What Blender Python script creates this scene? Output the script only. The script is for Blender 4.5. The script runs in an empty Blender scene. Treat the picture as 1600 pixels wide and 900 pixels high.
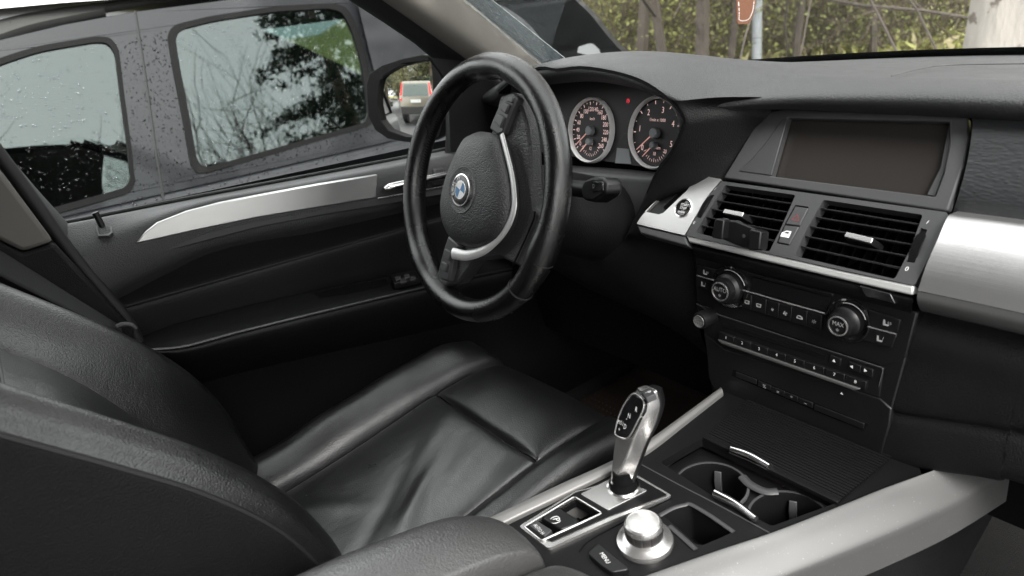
import bpy, bmesh, math, random
import numpy as np
from mathutils import Vector, Matrix
random.seed(7); rng = np.random.default_rng(7)
scene = bpy.context.scene
col = scene.collection
# ------------------------------------------------------------------ camera
# car axes: x forward, y left, z up (metres, ground at z = 0)
FPX = 1100.0
CAM = np.array([-.548, -.468, 1.324])
def _rot(yaw, pitch, roll):
    cy, sy, cp, sp = math.cos(yaw), math.sin(yaw), math.cos(pitch), math.sin(pitch)
    f = np.array([cy*cp, sy*cp, -sp]); r = np.cross(f, [0, 0, 1]); r /= np.linalg.norm(r); u = np.cross(r, f)
    cr, sr = math.cos(roll), math.sin(roll)
    return np.array([cr*r+sr*u, sr*r-cr*u, f])
RC = _rot(*np.radians([54.92, 21.94, -7.07]))
cd = bpy.data.cameras.new('camera'); cam = bpy.data.objects.new('camera', cd); col.objects.link(cam)
cd.sensor_width = 36; cd.lens = FPX/1600*36; cd.clip_start = .02; cd.clip_end = 500
m = Matrix.Identity(4)
for i in range(3):
    m[i][0], m[i][1], m[i][2], m[i][3] = RC[0][i], -RC[1][i], -RC[2][i], CAM[i]
cam.matrix_world = m
scene.camera = cam
cd.dof.use_dof = True; cd.dof.focus_distance = 1.05; cd.dof.aperture_fstop = 5.6
# ------------------------------------------------------------------ sky, sun, exposure
w = bpy.data.worlds.new('World'); scene.world = w; w.use_nodes = True
nt = w.node_tree; nt.nodes.clear()
sky = nt.nodes.new('ShaderNodeTexSky'); sky.sky_type = 'NISHITA'; sky.sun_disc = False
SUN_EL, SUN_AZ = 42, 200
sky.sun_elevation = math.radians(SUN_EL); sky.sun_rotation = math.radians(SUN_AZ); sky.dust_density = 4; sky.air_density = 1.2
hs = nt.nodes.new('ShaderNodeHueSaturation'); hs.inputs['Saturation'].default_value = .22
bg = nt.nodes.new('ShaderNodeBackground'); bg.inputs['Strength'].default_value = .15
wo = nt.nodes.new('ShaderNodeOutputWorld')
# even cloud cover over the clear-sky model (overcast, rainy day), slightly mottled
ctc = nt.nodes.new('ShaderNodeTexCoord'); cnz = nt.nodes.new('ShaderNodeTexNoise'); cnz.inputs['Scale'].default_value = 2.2; cnz.inputs['Detail'].default_value = 4
ccr = nt.nodes.new('ShaderNodeMapRange'); ccr.inputs['To Min'].default_value = 5.6; ccr.inputs['To Max'].default_value = 8.2
cmx = nt.nodes.new('ShaderNodeMix'); cmx.data_type = 'RGBA'; cmx.inputs['Factor'].default_value = .82
nt.links.new(ctc.outputs['Generated'], cnz.inputs['Vector']); nt.links.new(cnz.outputs[0], ccr.inputs['Value']); nt.links.new(ccr.outputs[0], cmx.inputs['B'])
nt.links.new(sky.outputs[0], hs.inputs['Color']); nt.links.new(hs.outputs[0], cmx.inputs['A']); nt.links.new(cmx.outputs['Result'], bg.inputs['Color']); nt.links.new(bg.outputs[0], wo.inputs['Surface'])
sd = bpy.data.lights.new('sun', 'SUN'); sd.energy = 1.5; sd.angle = math.radians(25); sd.color = (1, .97, .93)
sun = bpy.data.objects.new('sun', sd); col.objects.link(sun)
_az = math.radians(SUN_AZ); _el = math.radians(SUN_EL)
sdir = Vector((math.sin(_az)*math.cos(_el), math.cos(_az)*math.cos(_el), math.sin(_el)))
sun.rotation_euler = sdir.to_track_quat('Z', 'Y').to_euler(); sun.location = sdir*30
scene.view_settings.view_transform = 'Standard'; scene.view_settings.look = 'None'
scene.view_settings.exposure = 1.9; scene.view_settings.gamma = 1
scene.render.engine = 'CYCLES'
scene.cycles.use_denoising = True
scene.cycles.max_bounces = 10; scene.cycles.diffuse_bounces = 5; scene.cycles.glossy_bounces = 5
scene.cycles.transparent_max_bounces = 24; scene.cycles.transmission_bounces = 8
scene.cycles.caustics_reflective = False; scene.cycles.caustics_refractive = False
scene.cycles.sample_clamp_indirect = 6
# ------------------------------------------------------------------ geometry helpers
def ray(px, py):
    return RC.T @ np.array([(px-800)/FPX, (py-450)/FPX, 1.])
def _hit(px, py, i, v):
    d = ray(px, py); return CAM + d*(v-CAM[i])/d[i]
def ax(px, py, v): return _hit(px, py, 0, v)
def ay(px, py, v): return _hit(px, py, 1, v)
def az(px, py, v): return _hit(px, py, 2, v)
class Frame:
    def __init__(s, o, u, v):
        s.o = np.array(o, float); s.u = np.array(u, float); s.u /= np.linalg.norm(s.u)
        v = np.array(v, float); v -= s.u*(v@s.u); s.v = v/np.linalg.norm(v); s.n = np.cross(s.u, s.v)
    def p(s, u, v, d=0.): return s.o+s.u*u+s.v*v+s.n*d
    def px(s, x, y, d=0.):
        r = ray(x, y); q = CAM + r*((s.o+s.n*d-CAM)@s.n)/(r@s.n) - s.o
        return np.array([q@s.u, q@s.v])
    def P(s, x, y, d=0.): return s.p(*s.px(x, y, d), d)
def tag(o, label=None, cat=None, group=None, kind=None):
    for k, v in (('label', label), ('category', cat), ('group', group), ('kind', kind)):
        if v: o[k] = v
    return o
OFF = {}
def thing(name, label, cat, loc, group=None):
    o = bpy.data.objects.new(name, None); col.objects.link(o); o.location = loc; o.empty_display_size = .05
    OFF[o.name] = np.array(loc, float); return tag(o, label, cat, group)
def mk(name, verts, faces, mat, parent=None, smooth=True, bevel=0, seg=2, sharp=40, sub=0, solid=0, me=None):
    off = OFF.get(parent.name, np.zeros(3)) if parent else np.zeros(3)
    if me is None:
        me = bpy.data.meshes.new(name)
        me.from_pydata([tuple(np.asarray(q, float)-off) for q in verts], [], [tuple(int(i) for i in f) for f in faces])
        me.update()
    if mat is not None: me.materials.clear(); me.materials.append(mat)
    if smooth:
        me.shade_smooth()
        if not sub: me.set_sharp_from_angle(angle=math.radians(sharp))
    o = bpy.data.objects.new(name, me); col.objects.link(o)
    OFF[o.name] = off
    if parent: o.parent = parent
    if solid:
        q = o.modifiers.new('solid', 'SOLIDIFY'); q.thickness = solid; q.offset = -1
    if bevel:
        q = o.modifiers.new('bevel', 'BEVEL'); q.width = bevel; q.segments = seg; q.limit_method = 'ANGLE'; q.angle_limit = math.radians(35); q.harden_normals = False
    if sub:
        q = o.modifiers.new('sub', 'SUBSURF'); q.levels = sub; q.render_levels = sub
    return o
def cr(P, n, closed=False):
    """Catmull-Rom samples through the points P (first axis)."""
    P = np.asarray(P, float); k = len(P)
    if closed: Q = np.concatenate([P[-1:], P, P[:2]]); segs = k
    else: Q = np.concatenate([2*P[:1]-P[1:2], P, 2*P[-1:]-P[-2:-1]]); segs = k-1
    T = np.linspace(0, segs, n, endpoint=not closed); out = []
    for t in T:
        i = min(int(t), segs-1); f = t-i
        a, b, c, d = Q[i], Q[i+1], Q[i+2], Q[i+3]
        out.append(.5*((2*b)+(c-a)*f+(2*a-5*b+4*c-d)*f*f+(3*b-a-3*c+d)*f**3))
    return np.array(out)
def grid_faces(nr, nc, wrapc=False, flip=False):
    F = []
    for i in range(nr-1):
        for j in range(nc if wrapc else nc-1):
            a, b, c, d = i*nc+j, i*nc+(j+1) % nc, (i+1)*nc+(j+1) % nc, (i+1)*nc+j
            F.append((d, c, b, a) if flip else (a, b, c, d))
    return F
def surf(name, rows, mat, parent=None, nu=24, nv=24, solid=0, disp=None, flip=False, sharp=60):
    A = np.array([cr(r, nv) for r in rows]); A = cr(A, nu)
    if disp is not None:
        for i in range(nu):
            for j in range(nv): A[i, j] += disp(i/(nu-1), j/(nv-1), A[i, j])
    return mk(name, A.reshape(-1, 3), grid_faces(nu, nv, flip=flip), mat, parent, sharp=sharp, solid=solid)
def loft(name, loops, mat, parent=None, cap0=True, cap1=True, flip=False, sharp=40, bevel=0, sub=0):
    L = [np.asarray(l, float) for l in loops]; n = len(L[0])
    F = grid_faces(len(L), n, True, flip)
    if cap0: F.append(tuple(range(n)) if flip else tuple(range(n))[::-1])
    if cap1:
        b = (len(L)-1)*n; F.append(tuple(range(b, b+n))[::-1] if flip else tuple(range(b, b+n)))
    return mk(name, np.concatenate(L), F, mat, parent, sharp=sharp, bevel=bevel, sub=sub)
def tube(name, pts, r, mat, parent=None, n=10, k=0, closed=False, flat=None, up=None):
    P = np.asarray(pts, float)
    if k: P = cr(P, k, closed)
    m_ = len(P); V_ = []
    prev = None
    for i in range(m_):
        if closed: t = P[(i+1) % m_]-P[i-1]
        else: t = P[min(i+1, m_-1)]-P[max(i-1, 0)]
        t /= np.linalg.norm(t)+1e-12
        if up is not None: a = np.cross(t, up)
        elif prev is None: a = np.cross(t, [0, 0, 1]) if abs(t[2]) < .9 else np.cross(t, [1, 0, 0])
        else: a = prev - t*(prev@t)
        a /= np.linalg.norm(a)+1e-12; prev = a; b = np.cross(t, a)
        rr = r(i/(m_-1)) if callable(r) else r
        ra, rb = (rr, rr) if flat is None else (rr, rr*flat)
        for j in range(n):
            q = 2*math.pi*j/n; V_.append(P[i]+a*ra*math.cos(q)+b*rb*math.sin(q))
    F = []
    for i in range(m_ if closed else m_-1):
        for j in range(n):
            i2 = (i+1) % m_
            F.append((i*n+j, i*n+(j+1) % n, i2*n+(j+1) % n, i2*n+j))
    if not closed: F += [tuple(range(n))[::-1], tuple(range((m_-1)*n, m_*n))]
    return mk(name, V_, F, mat, parent)
def rpoly(P, r, seg=4):
    P = [np.asarray(p, float) for p in P]; out = []; k = len(P)
    for i in range(k):
        a, b, c = P[i-1], P[i], P[(i+1) % k]
        u, v = a-b, c-b; lu, lv = np.linalg.norm(u), np.linalg.norm(v)
        q = min(r, lu*.45, lv*.45); p0, p1 = b+u/lu*q, b+v/lv*q
        for s in range(seg+1):
            t = s/seg; out.append((1-t)**2*p0+2*t*(1-t)*b+t*t*p1)
    return out
def area2(P): return sum(P[i-1][0]*P[i][1]-P[i][0]*P[i-1][1] for i in range(len(P)))
def prism(name, F, poly, d0, d1, mat, parent=None, bevel=0, r=0, seg=2, scale1=1.0, sharp=40):
    P = rpoly(poly, r) if r else [np.asarray(p, float) for p in poly]
    if area2(P) < 0: P = P[::-1]
    c = np.mean(P, axis=0)
    return loft(name, [[F.p(*p, d0) for p in P], [F.p(*(c+(p-c)*scale1), d1) for p in P]], mat, parent, bevel=bevel, sharp=sharp)
def pp(name, F, pxs, d0, d1, mat, parent=None, bevel=0, r=0, scale1=1.0, at=None):
    return prism(name, F, [F.px(*q, d1 if at is None else at) for q in pxs], d0, d1, mat, parent, bevel, r, scale1=scale1)
def lathe(name, F, u, v, prof, mat, parent=None, n=40, sharp=35, ellip=1.0):
    loops = [[F.p(u+r*math.cos(2*math.pi*j/n), v+ellip*r*math.sin(2*math.pi*j/n), h) for j in range(n)] for r, h in prof]
    return loft(name, loops, mat, parent, sharp=sharp)
def holed(name, F, outer, holes, d0, d1, mat, parent=None, bevel=0):
    cu = bpy.data.curves.new('c', 'CURVE'); cu.dimensions = '2D'; cu.fill_mode = 'BOTH'; cu.extrude = abs(d1-d0)/2
    for poly in [outer]+list(holes):
        s = cu.splines.new('POLY'); s.points.add(len(poly)-1); s.use_cyclic_u = True
        for q, p in zip(s.points, poly): q.co = (p[0], p[1], 0, 1)
    t = bpy.data.objects.new('t', cu); col.objects.link(t)
    dg = bpy.context.evaluated_depsgraph_get(); me = bpy.data.meshes.new_from_object(t.evaluated_get(dg))
    bpy.data.objects.remove(t); bpy.data.curves.remove(cu)
    off = OFF.get(parent.name, np.zeros(3)) if parent else np.zeros(3)
    bm = bmesh.new(); bm.from_mesh(me); bmesh.ops.remove_doubles(bm, verts=bm.verts, dist=1e-6)
    mid = (d0+d1)/2
    for q in bm.verts: q.co = Vector(F.p(q.co.x, q.co.y, mid+q.co.z)-off)
    bmesh.ops.recalc_face_normals(bm, faces=bm.faces)
    bm.to_mesh(me); bm.free(); me.name = name
    return mk(name, None, None, mat, parent, me=me, bevel=bevel, sharp=35)
def textmesh(s, size, spacing=1.0, extrude=0.0, squeeze=1.0):
    cu = bpy.data.curves.new('t', 'FONT'); cu.body = s; cu.size = size; cu.align_x = 'CENTER'; cu.align_y = 'CENTER'; cu.extrude = extrude
    cu.resolution_u = 2; cu.space_character = spacing
    t = bpy.data.objects.new('t', cu); col.objects.link(t)
    dg = bpy.context.evaluated_depsgraph_get(); me = bpy.data.meshes.new_from_object(t.evaluated_get(dg))
    V_ = [(q.co.x*squeeze, q.co.y) for q in me.vertices]; F_ = [tuple(f.vertices) for f in me.polygons]
    bpy.data.objects.remove(t); bpy.data.curves.remove(cu); bpy.data.meshes.remove(me)
    return V_, F_
def text(items, F, d, mat, parent, name='lettering'):
    """items: (string, u, v, size, angle, squeeze); all of one thing's print in one flat mesh"""
    VV, FF = [], []
    for it in items:
        s, u, v, size = it[:4]; a = it[4] if len(it) > 4 else 0; sq = it[5] if len(it) > 5 else 1
        V_, F_ = textmesh(s, size, squeeze=sq); b = len(VV); c_, s_ = math.cos(a), math.sin(a)
        VV += [F.p(u+x*c_-y*s_, v+x*s_+y*c_, d) for x, y in V_]; FF += [tuple(b+i for i in f) for f in F_]
    return mk(name, VV, FF, mat, parent, smooth=False)
def join_quads(quads):
    V_, F_ = [], []
    for q in quads: F_.append(tuple(range(len(V_), len(V_)+len(q)))); V_ += list(q)
    return V_, F_
# ------------------------------------------------------------------ materials
def mat(name, color, rough=.5, metal=0, spec=.5, bump=None, coat=0, emit=None, var=0, tint=None, aniso=None, sheen=0, spots=None):
    """bump: list of (kind, scale, strength, distance[, stretch vector])"""
    M = bpy.data.materials.new(name); M.use_nodes = True; n = M.node_tree.nodes; L = M.node_tree.links
    b = n['Principled BSDF']; b.inputs['Base Color'].default_value = (*color, 1); b.inputs['Roughness'].default_value = rough
    b.inputs['Metallic'].default_value = metal; b.inputs['Specular IOR Level'].default_value = spec
    b.inputs['Coat Weight'].default_value = coat; b.inputs['Coat Roughness'].default_value = .06
    if sheen: b.inputs['Sheen Weight'].default_value = sheen
    if emit: b.inputs['Emission Color'].default_value = (*emit[0], 1); b.inputs['Emission Strength'].default_value = emit[1]
    tc = n.new('ShaderNodeTexCoord'); vec = tc.outputs['Object']
    if var or spots:
        nz = n.new('ShaderNodeTexNoise'); nz.inputs['Scale'].default_value = 9 if not spots else spots[0]; nz.inputs['Detail'].default_value = 5
        L.new(vec, nz.inputs['Vector'])
        mx = n.new('ShaderNodeMix'); mx.data_type = 'RGBA'
        if spots:
            rp = n.new('ShaderNodeValToRGB'); rp.color_ramp.elements[0].position = spots[1]; rp.color_ramp.elements[1].position = spots[1]+.04
            L.new(nz.outputs[0], rp.inputs[0]); L.new(rp.outputs[0], mx.inputs['Factor'])
            mx.inputs['A'].default_value = (*color, 1); mx.inputs['B'].default_value = (*spots[2], 1)
        else:
            L.new(nz.outputs[0], mx.inputs['Factor'])
            t = tint or tuple(c*(1-var) for c in color)
            mx.inputs['A'].default_value = (*t, 1); mx.inputs['B'].default_value = (*tuple(min(1, c*(1+var)) for c in color), 1)
        L.new(mx.outputs['Result'], b.inputs['Base Color'])
        rm = n.new('ShaderNodeMapRange'); rm.inputs['To Min'].default_value = max(.02, rough*.8); rm.inputs['To Max'].default_value = min(1, rough*1.2)
        nz2 = n.new('ShaderNodeTexNoise'); nz2.inputs['Scale'].default_value = 23; nz2.inputs['Detail'].default_value = 4; L.new(vec, nz2.inputs['Vector'])
        L.new(nz2.outputs[0], rm.inputs['Value']); L.new(rm.outputs[0], b.inputs['Roughness'])
    prev = None
    for bp in (bump or []):
        kind, sc, st, dist = bp[:4]
        v2 = vec
        if len(bp) > 4:
            mp = n.new('ShaderNodeMapping'); mp.inputs['Scale'].default_value = bp[4]; L.new(vec, mp.inputs['Vector']); v2 = mp.outputs[0]
        if kind == 'voro':
            t = n.new('ShaderNodeTexVoronoi'); t.feature = 'SMOOTH_F1'; t.inputs['Smoothness'].default_value = .6; t.inputs['Scale'].default_value = sc
            wv = n.new('ShaderNodeTexNoise'); wv.inputs['Scale'].default_value = sc*.6; L.new(v2, wv.inputs['Vector'])
            ad = n.new('ShaderNodeMixRGB'); ad.blend_type = 'ADD'; ad.inputs[0].default_value = .9/sc; L.new(v2, ad.inputs[1]); L.new(wv.outputs['Color'], ad.inputs[2])
            L.new(ad.outputs[0], t.inputs['Vector']); out = t.outputs['Distance']
        else:
            t = n.new('ShaderNodeTexNoise'); t.inputs['Scale'].default_value = sc; t.inputs['Detail'].default_value = 3; L.new(v2, t.inputs['Vector']); out = t.outputs[0]
        bn = n.new('ShaderNodeBump'); bn.inputs['Strength'].default_value = st; bn.inputs['Distance'].default_value = dist
        if kind == 'voro': bn.invert = True
        L.new(out, bn.inputs['Height'])
        if prev: L.new(prev, bn.inputs['Normal'])
        prev = bn.outputs[0]
    if prev: L.new(prev, b.inputs['Normal'])
    return M
def glassmat(name, tint=(1, 1, 1), ior=1.5, rough=0.0, gloss=1.0):
    """thin pane: mirror reflection by Fresnel, straight transmission"""
    M = bpy.data.materials.new(name); M.use_nodes = True; n = M.node_tree.nodes; L = M.node_tree.links; n.clear()
    fr = n.new('ShaderNodeFresnel'); ge = n.new('ShaderNodeNewGeometry')   # same reflectance from both sides of the pane
    io = n.new('ShaderNodeMapRange'); io.inputs['To Min'].default_value = ior; io.inputs['To Max'].default_value = 1/ior
    L.new(ge.outputs['Backfacing'], io.inputs['Value']); L.new(io.outputs[0], fr.inputs['IOR'])
    tr = n.new('ShaderNodeBsdfTransparent'); tr.inputs[0].default_value = (*tint, 1)
    gl = n.new('ShaderNodeBsdfGlossy'); gl.inputs['Roughness'].default_value = rough; gl.inputs['Color'].default_value = (*gloss, 1) if isinstance(gloss, tuple) else (gloss, gloss, gloss, 1)
    mx = n.new('ShaderNodeMixShader'); o = n.new('ShaderNodeOutputMaterial')
    L.new(fr.outputs[0], mx.inputs[0]); L.new(tr.outputs[0], mx.inputs[1]); L.new(gl.outputs[0], mx.inputs[2]); L.new(mx.outputs[0], o.inputs[0])
    return M
LEA = [('voro', 620, .55, .0006), ('noise', 35, .35, .004)]
M = dict(
 leather=mat('seat_leather', (.009, .0092, .0098), .30, spec=1.0, bump=[('voro', 620, .4, .0006), ('noise', 14, .22, .007), ('noise', 48, .10, .0012, (1, 2, 1))], var=.15),
 doorl=mat('door_leather', (.0045, .0045, .005), .55, spec=.3, bump=[('voro', 480, .5, .0006)], var=.1),
 leather2=mat('bolster_leather', (.006, .0061, .0065), .33, spec=.85, bump=[('voro', 560, .5, .0007), ('noise', 14, .25, .006)], var=.12),
 armrest=mat('armrest_leather', (.055, .055, .055), .33, spec=1.0, bump=[('voro', 480, .55, .0008), ('noise', 25, .25, .003)], var=.1),
 rim=mat('wheel_leather', (.004, .004, .0043), .27, spec=.7, bump=[('voro', 620, .5, .0005), ('noise', 30, .08, .0015)], var=.2),
 hub=mat('airbag_plastic', (.03, .03, .0315), .45, bump=[('voro', 520, .9, .0009)]),
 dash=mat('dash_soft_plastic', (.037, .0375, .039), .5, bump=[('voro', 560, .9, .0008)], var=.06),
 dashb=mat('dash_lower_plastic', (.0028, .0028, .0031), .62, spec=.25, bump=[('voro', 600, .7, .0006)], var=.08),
 panel=mat('padded_dash_panel', (.03, .031, .033), .5, bump=[('voro', 330, .8, .0009, (1, .45, 1))]),
 vent=mat('vent_plastic', (.04, .04, .042), .5, bump=[('noise', 1500, .25, .0002)]),
 bezel=mat('screen_bezel_plastic', (.05, .05, .052), .5, bump=[('noise', 1500, .25, .0002)]),
 black=mat('black_plastic', (.0045, .0045, .005), .42, spec=.4, bump=[('noise', 1400, .2, .0002)], var=.1),
 matte=mat('matte_black', (.0025, .0025, .0027), .85, spec=.12),
 cons=mat('console_plastic', (.005, .005, .0054), .48, spec=.18, bump=[('noise', 900, .3, .0002)], spots=(420, .74, (.05, .05, .05))),
 gloss=mat('gloss_black', (.008, .008, .009), .1, coat=.5),
 slat=mat('vent_slat', (.016, .016, .017), .3),
 brush=mat('brushed_aluminium', (.70, .695, .685), .40, metal=1, bump=[('noise', 1.0, .32, .0005, (4, 4, 1700))]),
 brushx=mat('brushed_aluminium_door', (.72, .73, .72), .36, metal=1, bump=[('noise', 1.0, .2, .0004, (4, 4, 1900))]),
 satin_lit=mat('satin_silver_lit_left', (.22, .216, .21), .42, metal=.5, spots=(600, .71, (.4, .39, .38))),  # satin silver with brightness painted in, as the left rail gets less light
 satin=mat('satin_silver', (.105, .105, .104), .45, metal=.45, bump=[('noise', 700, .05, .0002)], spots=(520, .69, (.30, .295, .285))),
 chrome=mat('chrome', (.78, .77, .76), .16, metal=1),
 chromed=mat('satin_chrome', (.66, .65, .64), .27, metal=.9),
 gring=mat('dial_ring_silver', (.85, .85, .84), .3, metal=.0),
 strip=mat('silver_strip_paint', (.62, .62, .61), .33, metal=.35),
 dchrome=mat('dark_knurl', (.10, .095, .095), .3, metal=.8),
 white=mat('white_print', (.75, .75, .74), .6),
 grey=mat('grey_print', (.32, .32, .32), .6),
 red=mat('red_print', (.16, .025, .025), .5),
 gface=mat('gauge_face', (.012, .011, .012), .55),
 gnum=mat('gauge_numeral', (.75, .62, .60), .6, emit=((1, .62, .58), .16)),
 needle=mat('needle_paint', (.80, .55, .50), .5, emit=((1, .35, .3), .08)),
 warn=mat('warning_lamp', (.5, .02, .03), .5, emit=((1, .03, .07), .5)),
 lcd=mat('grey_display', (.20, .21, .22), .4),
 screen=mat('screen_glass', (.030, .0265, .0245), .12, spec=.5, bump=[('noise', 20, .02, .001)], spots=(260, .755, (.06, .05, .045))),
 beige=mat('pillar_fabric', (.31, .29, .265), .9, bump=[('noise', 1800, .2, .0003)]),
 beige_shaded=mat('pillar_fabric_shaded', (.15, .142, .132), .8, bump=[('noise', 1800, .2, .0003)]),  # darker copy of the pillar fabric: the centre pillar's shade is in its colour
 rubber=mat('rubber_seal', (.008, .008, .0085), .55),
 belt=mat('belt_webbing', (.012, .012, .013), .8, bump=[('noise', 1, .3, .0005, (800, 300, 300))]),
 carpet=mat('carpet', (.008, .0078, .0076), .95, bump=[('noise', 500, 1, .002)], var=.3),
 mat_brown=mat('rubber_mat', (.02, .012, .009), .7),
 privacy=glassmat('privacy_glass', (.10, .10, .11), 1.5),
 pane=glassmat('clear_pane', (.93, .96, .95), 1.45, gloss=.15),
 wpane=glassmat('windscreen_pane', (.93, .95, .94), 1.5, gloss=.75),
 nglass=glassmat('tinted_car_glass', (.25, .31, .30), 1.9, gloss=(.90, 1, .97), rough=.012),
 mirror=mat('mirror_silver', (.9, .9, .88), .0, metal=1),
 paint=mat('dark_car_paint', (.009, .0098, .012), .4, coat=.55, spec=.3),
 npl=mat('weathered_black_trim', (.006, .006, .006), .6, spec=.12),
 npl2=mat('grey_roof_rail', (.045, .045, .043), .6, spec=.3),
 drop=glassmat('water_drop', (.80, .82, .84), 1.5),
 ndrop=glassmat('water_bead', (.30, .31, .33), 1.35),
 film=mat('dirty_film', (.42, .46, .47), .9),
 tagl=mat('brown_leather_tag', (.16, .062, .028), .55, bump=[('voro', 500, .3, .0004)]),
 post=mat('galvanised_post', (.46, .49, .52), .55, metal=.2, var=.08),
 blue=mat('roundel_blue', (.05, .18, .36), .25), rwhite=mat('roundel_white', (.8, .8, .8), .25), rblack=mat('roundel_black', (.03, .03, .032), .25),
)
# ------------------------------------------------------------------ the car the camera sits in: shell
def filmmat(name, color, fac):
    M_ = bpy.data.materials.new(name); M_.use_nodes = True; n = M_.node_tree.nodes; L = M_.node_tree.links; n.clear()
    tr = n.new('ShaderNodeBsdfTransparent'); df = n.new('ShaderNodeBsdfDiffuse'); df.inputs[0].default_value = (*color, 1)
    tc = n.new('ShaderNodeTexCoord'); nz = n.new('ShaderNodeTexNoise'); nz.inputs['Scale'].default_value = 90; nz.inputs['Detail'].default_value = 7; nz.inputs['Roughness'].default_value = .7
    rp = n.new('ShaderNodeMapRange'); rp.inputs['From Min'].default_value = .3; rp.inputs['From Max'].default_value = .75; rp.inputs['To Min'].default_value = fac*.35; rp.inputs['To Max'].default_value = fac*1.5
    mx = n.new('ShaderNodeMixShader'); o = n.new('ShaderNodeOutputMaterial')
    L.new(tc.outputs['Object'], nz.inputs['Vector']); L.new(nz.outputs[0], rp.inputs['Value']); L.new(rp.outputs[0], mx.inputs[0])
    L.new(tr.outputs[0], mx.inputs[1]); L.new(df.outputs[0], mx.inputs[2]); L.new(mx.outputs[0], o.inputs[0])
    return M_
def drops(name, F, inside, n, rmin, rmax, material, parent, d=0., flat=.45, seed=1):
    """flattened water beads lying on the plane F; inside(u, v) -> bool; bounds come with it"""
    r_ = random.Random(seed); V_, F_ = [], []
    u0, u1, v0, v1 = inside[1]
    k = 0
    while k < n:
        u, v = r_.uniform(u0, u1), r_.uniform(v0, v1)
        if not inside[0](u, v): continue
        k += 1
        r = rmin+(rmax-rmin)*r_.random()**3; el = 1+.5*r_.random()
        b = len(V_); m_ = 7
        ph = r_.random()*6
        for ring, (rr, hh) in enumerate(((1, 0), (.8, .6), (.35, .95))):
            for j in range(m_):
                a = 2*math.pi*j/m_+ph; V_.append(F.p(u+r*rr*math.cos(a), v+r*rr*el*math.sin(a), d+r*flat*hh))
        V_.append(F.p(u, v, d+r*flat))
        for ring in range(2):
            for j in range(m_):
                F_.append((b+ring*m_+j, b+ring*m_+(j+1) % m_, b+(ring+1)*m_+(j+1) % m_, b+(ring+1)*m_+j))
        for j in range(m_): F_.append((b+2*m_+j, b+2*m_+(j+1) % m_, b+3*m_))
    return tag(mk(name, V_, F_, material, parent, sharp=180), kind='stuff')
def xb(y): return .80-.33*(y/.68)**2
body = thing('car_body', 'interior shell of the car the picture is taken in, with beige pillars and windscreen', 'car body', (-.6, 0, .3))
# roof with headliner
ys = [-.62, -.45, 0, .45, .62]
def roofrow(x, z, dz=.05): return [(x, y, z-dz*(abs(y)/.62)**2.2) for y in ys]
surf('roof', [roofrow(-.06, 1.62), roofrow(-.4, 1.68), roofrow(-1.0, 1.71), roofrow(-1.8, 1.68), roofrow(-2.3, 1.60)], M['paint'], body, 16, 14, solid=.0)
surf('headliner', [roofrow(-.05, 1.605), roofrow(-.4, 1.65), roofrow(-1.0, 1.67), roofrow(-1.8, 1.64), roofrow(-2.3, 1.57)], M['beige'], body, 16, 14)
# windscreen
wys = [-.70, -.5, -.25, 0, .25, .5, .70]
def wrow(t): return [((1-t)*xb(y)+t*(-.03-.09*(y/.7)**2), y, (1-t)*1.150+t*(1.615-.035*(y/.7)**2)) for y in wys]
surf('windscreen', [wrow(0), wrow(.33), wrow(.66), wrow(1)], M['wpane'], body, 12, 28)
surf('windscreen_black_border', [[(xb(y)-.012, y, 1.153) for y in wys], [((1-.035)*xb(y)+.035*.1-.01, y, 1.165+.006) for y in wys]], M['rubber'], body, 4, 28)
# left front pillar: inner trim, windscreen seal
L_ = [(323, -193), (460, -97), (597, 0), (735, 97), (752, 109)]; R_ = [(482, -200), (602, -100), (722, 0), (842, 100), (862, 117)]
pl = [[ay(*q, .745) for q in L_], [ay(q[0]+12, q[1]-3, .705) for q in L_], [ay(.5*(a[0]+b[0]), .5*(a[1]+b[1]), .672) for a, b in zip(L_, R_)], [ay(*q, .672) for q in R_], [ay(q[0]+4, q[1]-3, .70) for q in R_]]
surf('pillar_trim', pl, M['beige'], body, 16, 20)
tube('windscreen_seal', [ay(q[0]+5, q[1]-3, .685) for q in R_], .007, M['rubber'], body, k=16)
surf('pillar_trim', [[(.50, -.74, 1.14), (.23, -.72, 1.34), (-.10, -.66, 1.60)], [(.46, -.68, 1.14), (.19, -.66, 1.34), (-.15, -.61, 1.59)], [(.42, -.74, 1.14), (.14, -.72, 1.34), (-.20, -.66, 1.59)]], M['beige'], body, 8, 10)
# dirty unwiped strip of the windscreen beside the pillar
FW = Frame(ay(800, 50, .62), ay(842, 100, .62)-ay(722, 0, .62), [0, 1, .25])
pp('dirt_film', FW, [(640, -60), (742, 22), (850, 108), (905, 108), (770, 0), (700, -58)], -.001, .0, filmmat('dried_rain_film', (.55, .60, .62), .55), body)
# left centre pillar
FB = Frame((0, .70, 1.), (1, 0, 0), (0, 0, 1))
pp('pillar_trim', FB, [(-90, 155), (0, 266), (84, 378), (36, 394), (-90, 330)], -.05, .0, M['beige_shaded'], body, bevel=.006)
pp('lower_pillar_cover', FB, [(36, 395), (84, 379), (210, 515), (215, 640), (60, 560), (-90, 420), (-90, 331)], -.05, -.003, M['dashb'], body, bevel=.006)
tube('door_seal', [ay(*q, .735) for q in ((-80, 140), (0, 243), (60, 325), (110, 395), (160, 455), (205, 512), (240, 600))], .010, M['rubber'], body, k=24)
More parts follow.
